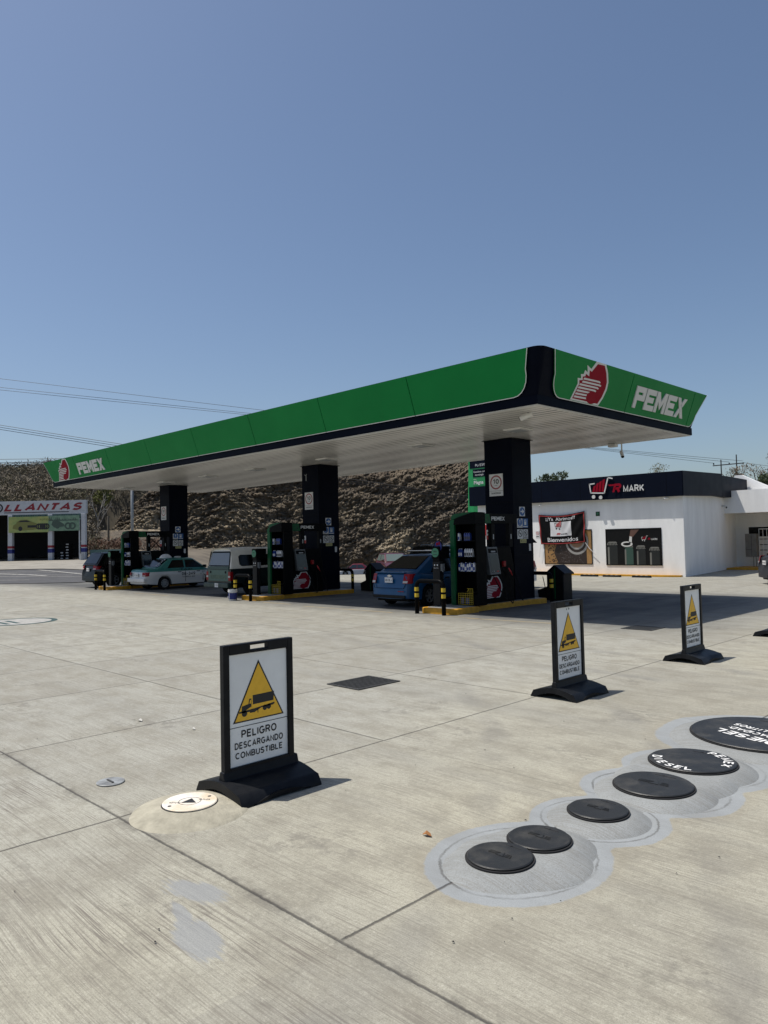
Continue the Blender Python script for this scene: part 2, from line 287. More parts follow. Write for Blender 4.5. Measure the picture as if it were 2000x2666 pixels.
def taxi_material(name, top, bot, zsplit):
    m = bpy.data.materials.new(name); m.use_nodes = True; nt = m.node_tree; b = nt.nodes['Principled BSDF']
    tc = nt.nodes.new('ShaderNodeTexCoord'); sep = nt.nodes.new('ShaderNodeSeparateXYZ'); nt.links.new(tc.outputs['Object'], sep.inputs[0])
    f = ramp_n(nt, sep.outputs[2], zsplit - 0.004, zsplit + 0.004)
    nt.links.new(mix_n(nt, f, bot, top), b.inputs['Base Color']); b.inputs['Roughness'].default_value = 0.3; b.inputs['Coat Weight'].default_value = 0.4
    MATS[name] = m
taxi_material('taxi_teal', (0.008, 0.15, 0.13), (0.52, 0.52, 0.51), 0.80)
taxi_material('taxi_maroon', (0.14, 0.012, 0.02), (0.55, 0.55, 0.55), 0.78)

# ------------------------------------------------------------------ mesh helpers
class Frame:
    def __init__(s, O, U, V):
        s.O = Vector(O); s.U = Vector(U).normalized(); s.V = Vector(V); s.V = (s.V - s.U * s.V.dot(s.U)).normalized(); s.N = s.U.cross(s.V)
    def pt(s, u, v, w=0): return s.O + s.U * u + s.V * v + s.N * w
def FX(x, y=0, z=0): return Frame((x, y, z), (0, 1, 0), (0, 0, 1))      # faces +x
def FY(y, x=0, z=0): return Frame((x, y, z), (1, 0, 0), (0, 0, 1))      # faces -y
def FZ(z, x=0, y=0): return Frame((x, y, z), (1, 0, 0), (0, 1, 0))      # faces up
class MB:
    def __init__(s): s.v = []; s.f = []
    def add(s, vs, fs):
        o = len(s.v); s.v += [tuple(p) for p in vs]; s.f += [tuple(i + o for i in f) for f in fs]; return s
    def box(s, a, b):
        x0, y0, z0 = a; x1, y1, z1 = b
        return s.add([(x0, y0, z0), (x1, y0, z0), (x1, y1, z0), (x0, y1, z0), (x0, y0, z1), (x1, y0, z1), (x1, y1, z1), (x0, y1, z1)],
                     [(0, 3, 2, 1), (4, 5, 6, 7), (0, 1, 5, 4), (1, 2, 6, 5), (2, 3, 7, 6), (3, 0, 4, 7)])
    def prism(s, fr, pts, w0, w1):
        n = len(pts); a = [fr.pt(u, v, w1) for u, v in pts]; b = [fr.pt(u, v, w0) for u, v in pts]
        ar = sum(pts[i][0] * pts[(i + 1) % n][1] - pts[(i + 1) % n][0] * pts[i][1] for i in range(n))
        if ar < 0: a.reverse(); b.reverse()
        return s.add(a + b, [tuple(range(n)), tuple(range(2 * n - 1, n - 1, -1))] + [(i, i + n, (i + 1) % n + n, (i + 1) % n) for i in range(n)])
    def rect(s, fr, u0, v0, u1, v1, w0, w1): return s.prism(fr, [(u0, v0), (u1, v0), (u1, v1), (u0, v1)], w0, w1)
    def disc(s, fr, u, v, r, w0, w1, n=24, ry=None):
        ry = ry or r
        return s.prism(fr, [(u + r * math.cos(2 * math.pi * i / n), v + ry * math.sin(2 * math.pi * i / n)) for i in range(n)], w0, w1)
    def ring(s, fr, u, v, r0, r1, w0, w1, n=28):
        for i in range(n):
            a = 2 * math.pi * i / n; b = 2 * math.pi * (i + 1) / n
            s.prism(fr, [(u + r0 * math.cos(a), v + r0 * math.sin(a)), (u + r1 * math.cos(a), v + r1 * math.sin(a)), (u + r1 * math.cos(b), v + r1 * math.sin(b)), (u + r0 * math.cos(b), v + r0 * math.sin(b))], w0, w1)
        return s
    def bar(s, fr, p, q, t, w0, w1):
        dx, dy = q[0] - p[0], q[1] - p[1]; L = math.hypot(dx, dy); nx, ny = -dy / L * t / 2, dx / L * t / 2
        return s.prism(fr, [(p[0] + nx, p[1] + ny), (q[0] + nx, q[1] + ny), (q[0] - nx, q[1] - ny), (p[0] - nx, p[1] - ny)], w0, w1)
    def tube(s, pts, r, n=10, cap=True):
        pts = [Vector(p) for p in pts]; rs = r if isinstance(r, (list, tuple)) else [r] * len(pts)
        rings = []; up = Vector((0, 0, 1))
        prev = None
        for i, p in enumerate(pts):
            d = (pts[min(i + 1, len(pts) - 1)] - pts[max(i - 1, 0)]).normalized()
            if prev is None:
                a = d.cross(up if abs(d.z) < 0.95 else Vector((1, 0, 0))).normalized()
            else:
                a = (prev - d * prev.dot(d)).normalized()
            prev = a; b = d.cross(a)
            rings.append([p + (a * math.cos(2 * math.pi * k / n) + b * math.sin(2 * math.pi * k / n)) * rs[i] for k in range(n)])
        vs = [v for rg in rings for v in rg]; fs = []
        for i in range(len(rings) - 1):
            for k in range(n): fs.append((i * n + k, i * n + (k + 1) % n, (i + 1) * n + (k + 1) % n, (i + 1) * n + k))
        if cap: fs.append(tuple(range(n - 1, -1, -1))); fs.append(tuple((len(rings) - 1) * n + k for k in range(n)))
        return s.add(vs, fs)
    def lathe(s, prof, axis_o=(0, 0, 0), axis='z', n=24):
        vs = []; fs = []; m = len(prof); o = Vector(axis_o)
        for k in range(n):
            a = 2 * math.pi * k / n; c, t = math.cos(a), math.sin(a)
            for r, h in prof: vs.append(o + (Vector((r * c, r * t, h)) if axis == 'z' else Vector((h, r * c, r * t))))
        for k in range(n):
            k2 = (k + 1) % n
            for i in range(m - 1): fs.append((k * m + i, k2 * m + i, k2 * m + i + 1, k * m + i + 1))
        return s.add(vs, fs)
    def loft(s, rings, closed=False, caps=True):
        n = len(rings[0]); vs = [v for r in rings for v in r]; fs = []
        for i in range(len(rings) - 1):
            for k in range(n if closed else n - 1):
                k2 = (k + 1) % n; fs.append((i * n + k, (i + 1) * n + k, (i + 1) * n + k2, i * n + k2))
        if caps: fs.append(tuple(range(n))); fs.append(tuple((len(rings) - 1) * n + k for k in range(n - 1, -1, -1)))
        return s.add(vs, fs)
    def build(s, name, m, parent=None, smooth=False, bevel=0, seg=2, auto=None):
        me = bpy.data.meshes.new(name); me.from_pydata(s.v, [], s.f); me.materials.append(MATS[m] if isinstance(m, str) else m); me.update()
        if smooth: me.polygons.foreach_set('use_smooth', [True] * len(me.polygons))
        o = bpy.data.objects.new(name, me); COL.objects.link(o)
        if parent: o.parent = parent
        if bevel:
            bv = o.modifiers.new('bevel', 'BEVEL'); bv.width = bevel; bv.segments = seg; bv.limit_method = 'ANGLE'; bv.angle_limit = math.radians(35)
        if smooth and auto: 
            es = o.modifiers.new('edge', 'EDGE_SPLIT'); es.split_angle = math.radians(auto)
        return o
def wallbox(mb, pts, z0, z1):
    n = len(pts); v = [(*p, z0) for p in pts] + [(*p, z1) for p in pts]; mb.add(v, [tuple(range(n - 1, -1, -1)), tuple(range(n, 2 * n))] + [(i, (i + 1) % n, (i + 1) % n + n, i + n) for i in range(n)])
def tag(o, label, cat, group=None, kind=None):
    if kind: o['kind'] = kind
    if label: o['label'] = label
    if cat: o['category'] = cat
    if group: o['group'] = group
    return o
def thing(name, label, cat, loc=(0, 0, 0), rz=0, group=None):
    o = bpy.data.objects.new(name, None); COL.objects.link(o); o.empty_display_size = 0.2
    o.location = loc; o.rotation_euler = (0, 0, rz); return tag(o, label, cat, group)
def children(o): return [c for c in bpy.data.objects if c.parent == o]
def dup(o, loc=None, rz=None, label=None, parent=None):
    c = o.copy(); COL.objects.link(c)
    if parent: c.parent = parent
    if loc is not None: c.location = loc
    if rz is not None: c.rotation_euler = (0, 0, rz)
    if label: c['label'] = label
    for ch in children(o): dup(ch, parent=c)
    return c

def _arc(cx, cy, rx, ry, a0, a1, n=9): return [(cx + rx * math.cos(math.radians(a0 + (a1 - a0) * k / n)), cy + ry * math.sin(math.radians(a0 + (a1 - a0) * k / n))) for k in range(n + 1)]
GLY = {
 'A': (.72, [[(0, 0), (.36, 1), (.72, 0)], [(.13, .32), (.59, .32)]]),
 'B': (.62, [[(.3, 1), (0, 1), (0, 0), (.36, 0)] + _arc(.36, .26, .26, .26, -80, 80) + [(.05, .53)], [(.3, 1)] + _arc(.34, .77, .23, .23, 80, -60)]),
 'C': (.70, [_arc(.37, .5, .37, .5, 48, 312, 18)]),
 'D': (.66, [[(0, 0), (0, 1), (.28, 1)] + _arc(.28, .5, .38, .5, 85, -85, 14) + [(.28, 0), (.0, 0)]]),
 'E': (.56, [[(.56, 1), (0, 1), (0, 0), (.56, 0)], [(.05, .52), (.50, .52)]]),
 'G': (.74, [_arc(.38, .5, .38, .5, 48, 340, 18) + [(.74, .45), (.42, .45)]]),
 'H': (.64, [[(0, 0), (0, 1)], [(.64, 0), (.64, 1)], [(.05, .52), (.60, .52)]]),
 'I': (.0, [[(0, 0), (0, 1)]]),
 'K': (.64, [[(0, 0), (0, 1)], [(.62, 1), (.05, .38)], [(.22, .58), (.64, 0)]]),
 'L': (.52, [[(0, 1), (0, 0), (.52, 0)]]),
 'M': (.78, [[(0, 0), (0, 1), (.39, .12), (.78, 1), (.78, 0)]]),
 'N': (.66, [[(0, 0), (0, 1), (.66, 0), (.66, 1)]]),
 'O': (.76, [_arc(.38, .5, .38, .5, 90, 450, 24)]),
 'P': (.58, [[(0, 0), (0, 1), (.30, 1)] + _arc(.32, .73, .26, .27, 85, -85) + [(.05, .46)]]),
 'R': (.64, [[(0, 0), (0, 1), (.34, 1)] + _arc(.36, .75, .25, .25, 85, -85) + [(.05, .50)], [(.36, .48), (.64, 0)]]),
 'S': (.60, [_arc(.30, .74, .27, .26, 30, 200, 10) + _arc(.30, .26, .30, .26, 100, -150, 12)]),
 'T': (.62, [[(0, 1), (.62, 1)], [(.31, .95), (.31, 0)]]),
 'U': (.64, [[(0, 1), (0, .3)] + _arc(.32, .3, .32, .3, 180, 360, 12) + [(.64, 1)]]),
 'V': (.66, [[(0, 1), (.33, 0), (.66, 1)]]),
 'X': (.64, [[(0, 1), (.64, 0)], [(.64, 1), (0, 0)]]),
 'Z': (.6, [[(0, 1), (.6, 1), (0, 0), (.6, 0)]]),
 'Y': (.64, [[(0, 1), (.32, .48), (.64, 1)], [(.32, .46), (.32, 0)]]),
 'J': (.45, [[(.45, 1), (.45, .25)] + _arc(.22, .25, .23, .25, 0, -170, 9)]),
 'Q': (.76, [_arc(.38, .5, .38, .5, 90, 450, 24), [(.5, .25), (.74, 0)]]),
 'F': (.54, [[(.54, 1), (0, 1), (0, 0)], [(.05, .52), (.48, .52)]]),
 'W': (.9, [[(0, 1), (.22, 0), (.45, .9), (.68, 0), (.9, 1)]]),
 '0': (.52, [_arc(.26, .5, .26, .5, 90, 450, 22)]), '1': (.26, [[(0, .76), (.24, 1), (.24, 0)]]),
 '2': (.54, [_arc(.27, .73, .26, .27, 170, -30, 9) + [(.0, 0), (.54, 0)]]), '3': (.54, [_arc(.26, .75, .24, .25, 150, -80, 9), _arc(.27, .26, .27, .26, 88, -160, 11)]),
 '4': (.56, [[(.42, 0), (.42, 1), (0, .30), (.56, .30)]]), '5': (.54, [[(.50, 1), (.08, 1), (.04, .55)] + _arc(.26, .32, .28, .32, 130, -150, 12)]),
 '6': (.54, [_arc(.27, .31, .27, .31, 90, 450, 18), _arc(.45, .45, .45, .55, 175, 95, 8)]), '8': (.54, [_arc(.27, .75, .22, .25, 90, 450, 16), _arc(.27, .26, .27, .26, 90, 450, 18)]),
 '9': (.54, [_arc(.27, .69, .27, .31, 90, 450, 18), _arc(.09, .55, .45, .55, -5, -85, 8)]), '7': (.54, [[(0, 1), (.54, 1), (.2, 0)]]),
 '-': (.3, [[(0, .42), (.3, .42)]]), '/': (.36, [[(0, 0), (.36, 1)]]), ' ': (.3, []), ':': (.0, [[(0, .0), (0, .14)], [(0, .5), (0, .64)]]), ',': (.05, [[(.05, .08), (0, -.12)]]), '.': (0, [[(0, 0), (0, .12)]]),
}
def ribbon(pts, t):
    n = len(pts); L = []; Rr = []
    closed = math.hypot(pts[0][0] - pts[-1][0], pts[0][1] - pts[-1][1]) < 1e-6
    for i in range(n):
        a = pts[i - 1] if i else (pts[-2] if closed else None); b_ = pts[i + 1] if i < n - 1 else (pts[1] if closed else None); p = pts[i]
        def nrm(u, v): d = math.hypot(v[0] - u[0], v[1] - u[1]) or 1; return (-(v[1] - u[1]) / d, (v[0] - u[0]) / d)
        n1 = nrm(a, p) if a else nrm(p, b_); n2 = nrm(p, b_) if b_ else n1
        mx, my = n1[0] + n2[0], n1[1] + n2[1]; d = math.hypot(mx, my)
        if d < .35: mx, my, k = n1[0], n1[1], 1.0
        else: mx, my = mx / d, my / d; k = min(1.6, 1 / max(.3, mx * n1[0] + my * n1[1]))
        L.append((p[0] + mx * t / 2 * k, p[1] + my * t / 2 * k)); Rr.append((p[0] - mx * t / 2 * k, p[1] - my * t / 2 * k))
    return L, Rr
def stroke_text(body, fr, u, v, h, m, parent, w, align, t, shear, sx, name, width, gap):
    cur = 0; segs = []
    for ch in body:
        gw, st_ = GLY[ch]
        for q in st_:
            q2 = [(cur + x + t / 2, t / 2 + y * (1 - t)) for x, y in q]; segs.append(ribbon(q2, t))
        cur += gw + t + gap
    tot = cur - gap
    if width: sx = width / (tot * h)
    off = -tot / 2 if align == 'CENTER' else 0
    mb = MB(); k = 0
    for L, Rr in segs:
        z = w + .00012 * (k % 4) * max(1, h / .1); k += 1
        T = lambda p: fr.pt(u + ((p[0] + off) + shear * p[1]) * h * sx, v + p[1] * h, z)
        n = len(L); mb.add([T(p) for p in L] + [T(p) for p in Rr], [(i, i + n, i + 1 + n, i + 1) for i in range(n - 1)])
    return mb.build(name, m, parent)
def text(body, fr, u, v, h, m, parent, w=0.004, depth=0.002, align='LEFT', bold=0.0, shear=0.0, sx=1.0, name='lettering', width=None):
    if all(c in GLY for c in body): return stroke_text(body, fr, u, v, h, m, parent, w, align, .15 if bold < .005 else (.19 if bold < .03 else .24), shear, sx, name, width, .13)
    cu = bpy.data.curves.new('t', 'FONT'); cu.body = body; cu.size = 1.0; cu.align_x = align; cu.offset = bold; cu.shear = shear; cu.extrude = 0.0
    o = bpy.data.objects.new('t', cu); COL.objects.link(o)
    dg = bpy.context.evaluated_depsgraph_get(); me = bpy.data.meshes.new_from_object(o.evaluated_get(dg)); bpy.data.objects.remove(o)
    s = h / 0.72                       # cap height of the built-in font is about 0.72
    xs = [q.co.x for q in me.vertices]
    if width and xs: sx = width / ((max(xs) - min(xs)) * s)
    for q in me.vertices:
        p = fr.pt(u + q.co.x * s * sx, v + q.co.y * s, w); q.co = p
    me.materials.clear(); me.materials.append(MATS[m]); me.name = name
    r = bpy.data.objects.new(name, me); COL.objects.link(r)
    if parent: r.parent = parent
    return r

def block_word(fr, word, u, v, h, lw, t, m, parent, w0, w1, gap=0.10, name='lettering'):
    mb = MB(); x = u
    for ch in word:
        r = lambda a, b, c, d: mb.rect(fr, x + a * lw, v + b * h, x + c * lw, v + d * h, w0, w1)
        tt = t; tv = t * lw / h
        if ch == 'P': r(0, -0.02, tt, 1); r(tt, 1 - tv, 1, 1); r(1 - tt, 0.36, 1, 1 - tv); r(tt, 0.36, 1 - tt, 0.36 + tv)
        if ch == 'E': r(0, 0, tt, 1); r(tt, 1 - tv, 1, 1); r(tt, 0.5 - tv / 2, 0.85, 0.5 + tv / 2); r(tt, 0, 1, tv)
        if ch == 'M':
            mb.rect(fr, x, v, x + t * lw, v + h, w0, w1); mb.rect(fr, x + (1.15 - t) * lw, v, x + 1.15 * lw, v + h, w0, w1)
            mb.prism(fr, [(x + t * lw, v + h), (x + t * lw, v + h * 0.55), (x + .575 * lw, v + h * .15), (x + .575 * lw, v + h * .55)], w0, w1)
            mb.prism(fr, [(x + (1.15 - t) * lw, v + h), (x + .575 * lw, v + h * .55), (x + .575 * lw, v + h * .15), (x + (1.15 - t) * lw, v + h * .55)], w0, w1)
            x += .15 * lw
        if ch == 'X':
            mb.prism(fr, [(x, v + h), (x + t * 1.2 * lw, v + h), (x + lw * 1.1, v), (x + (1.1 - t * 1.2) * lw, v)], w0, w1)
            a = (x + (1.1 - t * 1.2) * lw, v + h), (x + 1.1 * lw, v + h), (x + (.55 + t * .7) * lw, v + h * .56), (x + (.55 - .1) * lw, v + h * .62)
            mb.prism(fr, list(a), w0, w1)
            mb.prism(fr, [(x, v), (x + t * 1.2 * lw, v), (x + (.62) * lw, v + h * .38), (x + (.5 - t * .55) * lw, v + h * .46)], w0, w1)
        x += lw * (1 + gap)
    return mb.build(name, m, parent)
EAG_OUT = [(0.0, 0.0), (0.10, 0.40), (0.06, 0.52), (0.16, 0.53), (0.12, 0.62), (0.20, 0.64), (0.21, 0.74), (0.30, 0.70), (0.24, 0.86), (0.38, 0.80), (0.48, 1.0), (0.78, 1.0), (0.90, 0.82), (0.99, 0.60), (1.0, 0.42), (0.95, 0.20), (0.86, 0.0)]
EAG_IN = [(0.05, 0.04), (0.145, 0.40), (0.12, 0.48), (0.21, 0.50), (0.19, 0.58), (0.26, 0.60), (0.26, 0.66), (0.37, 0.62), (0.34, 0.76), (0.41, 0.74), (0.53, 0.95), (0.74, 0.96), (0.85, 0.80), (0.935, 0.60), (0.945, 0.43), (0.90, 0.22), (0.82, 0.04)]
def emblem(fr, u, v, wd, ht, parent, w, name='emblem', skew=0.0):
    T = lambda pts: [(u + (a + skew * b) * wd, v + b * ht) for a, b in pts]
    e = MB().prism(fr, T(EAG_OUT), w, w + 0.004).build(name, 'logo_white', parent)
    MB().prism(fr, T(EAG_IN), w + 0.004, w + 0.007).build('red_field', 'logo_red', e)
    s = MB()
    for k in range(7):
        y0 = 0.07 + k * 0.075; xl = 0.055 + y0 * 0.24 + (0.04 if k > 4 else 0); xr = 0.50 + k * 0.055 - (0.1 if k > 5 else 0)
        s.prism(fr, T([(xl, y0), (xr - 0.05, y0 + 0.015), (xr, y0 + 0.005), (xr + 0.02, y0 + 0.035), (xr - 0.03, y0 + 0.056), (xl + 0.02, y0 + 0.046)]), w + 0.007, w + 0.009)
    s.build('feathers', 'logo_white', e)
    MB().prism(fr, T([(0.52 + 0.17 * math.cos(a) + .08, 0.15 + 0.15 * math.sin(a)) for a in [math.pi * 2 * i / 18 for i in range(18)]]), w + 0.009, w + 0.011).build('beak', 'logo_red', e)
    return e

# ------------------------------------------------------------------ terrain helpers (r = to the camera's right, f = ahead)
RT = Vector((0.70421, 0.70999, 0)); FW = Vector((-0.70999, 0.70421, 0))
def rf(r, f, z=0): p = RT * r + FW * f; return Vector((p.x, p.y, z))
def sst(x, a, b): t = np.clip((np.asarray(x, float) - a) / (b - a), 0, 1); return t * t * (3 - 2 * t)
def ter(r, f):
    r = np.asarray(r, float); f = np.asarray(f, float)
    left = np.interp(f, [0, 40.5, 52, 62, 68, 75, 400], [0, 0, 0.46, 0.92, 1.0, 1.2, 3])
    right = np.interp(f, [0, 44, 93, 97, 400], [0, 0, -2.4, -2.2, 0])
    far = np.interp(f, [0, 70, 100, 400], [0, 0, 1.0, 8])
    wl = 1 - sst(r, -24, -12); wr = sst(r, 9, 17)
    return left * wl + (1 - wl) * (right * (1 - wr) + far * wr)
def vnoise(x, y, seed=0):
    xi = np.floor(x).astype(int); yi = np.floor(y).astype(int); fx = x - xi; fy = y - yi
    fx = fx * fx * (3 - 2 * fx); fy = fy * fy * (3 - 2 * fy)
    def h(a, b):
        n = (a * 374761393 + b * 668265263 + seed * 1442695041) & 0x7fffffff
        n = ((n ^ (n >> 13)) * 1274126177) & 0x7fffffff
        return ((n ^ (n >> 16)) & 0xffff) / 65535.0
    return (h(xi, yi) * (1 - fx) + h(xi + 1, yi) * fx) * (1 - fy) + (h(xi, yi + 1) * (1 - fx) + h(xi + 1, yi + 1) * fx) * fy
def fbm(x, y, o=4, seed=0, ridged=False):
    s = 0; a = 0.5
    for k in range(o):
        n = vnoise(x * 2 ** k, y * 2 ** k, seed + k)
        s = s + a * (1 - np.abs(2 * n - 1) if ridged else n); a *= 0.5
    return s
def grid_obj(name, P, m, smooth=True):
    ny, nx = P.shape[:2]; v = P.reshape(-1, 3); idx = np.arange(nx * ny).reshape(ny, nx)
    f = np.stack([idx[:-1, :-1], idx[:-1, 1:], idx[1:, 1:], idx[1:, :-1]], -1).reshape(-1, 4)
    me = bpy.data.meshes.new(name); me.vertices.add(len(v)); me.vertices.foreach_set('co', v.astype('f').ravel())
    me.loops.add(f.size); me.loops.foreach_set('vertex_index', f.astype('i').ravel()); me.polygons.add(len(f))
    me.polygons.foreach_set('loop_start', (np.arange(len(f)) * 4).astype('i')); me.polygons.foreach_set('loop_total', np.full(len(f), 4, 'i'))
    if smooth: me.polygons.foreach_set('use_smooth', np.ones(len(f), bool))
    me.update(calc_edges=True); me.materials.append(MATS[m]); o = bpy.data.objects.new(name, me); COL.objects.link(o); return o
def rf_grid(R, F, Z): return np.stack([R * RT.x + F * FW.x, R * RT.y + F * FW.y, Z], -1)

# ------------------------------------------------------------------ SETTING
rr = np.unique(np.concatenate([np.linspace(-400, -60, 18), np.linspace(-60, 60, 61), np.linspace(60, 400, 18)]))
ff = np.unique(np.concatenate([[-60, -20], np.linspace(0, 130, 66), [160, 220, 320, 600]]))
Rg, Fg = np.meshgrid(rr, ff)
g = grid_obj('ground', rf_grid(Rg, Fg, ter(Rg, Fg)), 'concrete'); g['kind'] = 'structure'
def strip(name, near, far, m, dz, nseg=60, kind='structure', wid=6):
    near = np.array(near, float); far = np.array(far, float); t = np.linspace(0, 1, nseg)
    def samp(p):
        L = np.concatenate([[0], np.cumsum(np.hypot(*np.diff(p, axis=0).T))]); L /= L[-1]
        return np.stack([np.interp(t, L, p[:, 0]), np.interp(t, L, p[:, 1])], -1)
    a = samp(near); b = samp(far); w = np.linspace(0, 1, wid)[:, None, None]
    Q = a[None] * (1 - w) + b[None] * w
    o = grid_obj(name, rf_grid(Q[..., 0], Q[..., 1], ter(Q[..., 0], Q[..., 1]) + dz), m); o['kind'] = kind; return o
RN = [(-120, 41.5), (-60, 41.2), (-21, 41), (-17, 41), (-9, 56), (2, 76), (18, 90)]
RF_ = [(-120, 52), (-60, 52), (-27, 52), (-21, 52), (-15, 70), (-3, 92), (14, 104)]
strip('road', RN, RF_, 'asphalt', 0.03, 90, wid=10)
strip('sidewalk', [(-120, 52.05), (-60, 52.05), (-27, 52.05), (-21, 52.05)], [(-120, 61.2), (-60, 61.2), (-27, 61.2), (-20, 61.2)], 'sidewalk', 0.07)
strip('verge', [(-120, 61.3), (-21, 61.3), (-14, 75), (-2, 96), (16, 104)], [(-120, 120), (-60, 120), (-30, 108), (0, 112), (20, 112)], 'dirt', 0.05, 60)
def rline(a, b, wd, m='road_paint', dz=0.045):
    a = np.array(a, float); b = np.array(b, float); t = np.linspace(0, 1, 14)[:, None]; c = a + (b - a) * t
    d = (b - a) / np.hypot(*(b - a)); n = np.array([-d[1], d[0]]) * wd / 2
    Q = np.stack([c + n, c - n]); o = grid_obj('road_marking', rf_grid(Q[..., 0], Q[..., 1], ter(Q[..., 0], Q[..., 1]) + dz), m); o['kind'] = 'structure'
rline((-60, 46.1), (-17.5, 46.1), 0.16); rline((-31, 51.3), (-21.2, 46.4), 0.30); rline((-60, 43.3), (-20.8, 43.3), 0.12)
rline((-60, 47.6), (-20, 47.4), 0.10); rline((-24.0, 51.2), (-19.3, 48.2), 0.30); rline((-26.5, 49.6), (-20.3, 49.3), 0.10)
rline((-30, 42.3), (-22.5, 42.2), 0.10)
# faded yellow lines beside the islands
def gline(a, b, wd):
    a = Vector((*a, 0)); b = Vector((*b, 0)); d = (b - a).normalized(); n = Vector((-d.y, d.x, 0)) * wd / 2
    MB().add([a + n + Vector((0, 0, .004)), b + n + Vector((0, 0, .004)), b - n + Vector((0, 0, .004)), a - n + Vector((0, 0, .004))], [(0, 3, 2, 1)]).build('yellow_marking', 'yellow_line', None)['kind'] = 'structure'
gline((-11.6, 14.35), (-8.6, 14.6), 0.10); gline((-18.0, 14.3), (-14.2, 14.35), 0.10); gline((-20.4, 14.5), (-18.9, 14.5), 0.10); gline((-12.4, 14.42), (-11.2, 14.42), 0.06); gline((-29.5, 14.4), (-26.5, 14.4), 0.08)
# round painted emblem on the ground at the far left
mat('teal_paint', (0.03, 0.075, 0.075), .8, noise=.4, nscale=6)
fr = FZ(0.004, -21.1, 7.0)
MB().ring(fr, 0, 0, 0.85, 1.0, 0, 0.001, 36).build('ground_marking', 'teal_paint')['kind'] = 'structure'
MB().disc(fr, 0, 0, 0.85, -0.0005, 0.0005, 36).build('ground_marking', 'road_paint')['kind'] = 'structure'
mbx = MB()
for k in range(2): mbx.rect(fr, -0.6 + k * 0.12, -0.45 + k * 0.27, 0.55 - k * .1, -0.33 + k * 0.27, 0.001, 0.002)
mbx.build('ground_marking', 'teal_paint')['kind'] = 'structure'

# hill behind the tyre shop
hr = np.linspace(-150, -26, 130); hf = np.linspace(70, 170, 70); HR, HF = np.meshgrid(hr, hf)
def hillz(r, f):
    top = 9.9 + 3.3 * sst(f, 104, 122) + 1.5 * fbm(np.asarray(r) * 0.06, np.asarray(f) * 0.03, 3, 3) - 0.10 * np.maximum(0, -52 - np.asarray(r)) * 0.3
    z = ter(r, f) + (top - 1.0) * sst(f, 72, 104) * (1 - sst(np.asarray(r) / np.asarray(f), -.412, -.385) * (1 - sst(f, 117, 123)))
    return z + 0.8 * (fbm(np.asarray(r) * .3, np.asarray(f) * .3, 3, 9) - .5) - 0.3
hill = grid_obj('hill', rf_grid(HR, HF, hillz(HR, HF)), 'hillside'); hill['kind'] = 'structure'
# rock cut
def rockface():
    base = np.array([(-40.5, 101.5), (-38.6, 98.5), (-35, 100), (-29, 104), (-18, 103), (-8, 101), (0, 98), (8, 95), (14.5, 93)])
    L = np.concatenate([[0], np.cumsum(np.hypot(*np.diff(base, axis=0).T))]); n = 820; t = np.linspace(0, L[-1], n)
    br = np.interp(t, L, base[:, 0]); bf = np.interp(t, L, base[:, 1]); nv = 220; v = np.linspace(0, 1, nv)
    T, V = np.meshgrid(t, v); BR = np.broadcast_to(br, T.shape); BF = np.broadcast_to(bf, T.shape)
    Ht = np.interp(T, [0, 3.5, 7, 12, 20, 40, 62], [4, 7.6, 10.5, 14.5, 17, 17.5, 15.6]) + 0.8 * (fbm(T * .4, T * 0, 3, 5) - .5)
    slope = np.clip(V * 1.0, 0, 1)
    off = np.interp(T, [0, 11, 20], [12, 9.5, 6.5]) * slope + 9 * np.clip(slope - 0.8, 0, 1) * 2
    h = V * Ht
    q = T * 0.9 + h * 0.5; s_ = h * 1.0 - T * 0.35          # tilted bedding
    big = fbm(q * .16, s_ * .22, 4, 11, True); med = fbm(q * 1.0, s_ * 2.0, 4, 21, True); sm = fbm(T * 4.6 + h, h * 5.6, 3, 31, True)
    step = np.floor(fbm(q * .35, s_ * .8, 3, 41) * 7) / 7
    bl = vnoise(np.floor(q * 1.1 + .6 * vnoise(q, s_, 91)) , np.floor(s_ * 2.2 + .8 * vnoise(q * .7, s_ * .7, 92)), 93)
    bl2 = vnoise(np.floor(q * 3.1 + s_ * .7), np.floor(s_ * 5.0 + q * .4), 95)
    fine = fbm(T * 6.5 + h * 2.0, h * 7.5, 2, 131, True)
    off = off - 2.0 * big - 0.85 * med - 0.46 * sm - 1.1 * step - .45 * bl - .38 * bl2 - .28 * fine + 3.9
    zb = ter(BR, BF) - 0.6
    P = rf_grid(BR, BF + off, zb + h + 0.35 * (sm - .5))
    o = grid_obj('rock_face', P, 'rock', False)
    return o
rock = rockface(); rock['kind'] = 'structure'
# slope at the foot of the cliff, left side
rr2, ff2 = np.meshgrid(np.linspace(-38, -24, 60), np.linspace(68, 99, 60))
zz = ter(rr2, ff2) + 2.6 * sst(ff2, 74, 96) * (1 - sst(rr2, -30, -25)) + 0.7 * (fbm(rr2 * .8, ff2 * .8, 4, 77, True) - .5)
e = grid_obj('embankment', rf_grid(rr2, ff2, zz), 'rock', False); e['kind'] = 'structure'

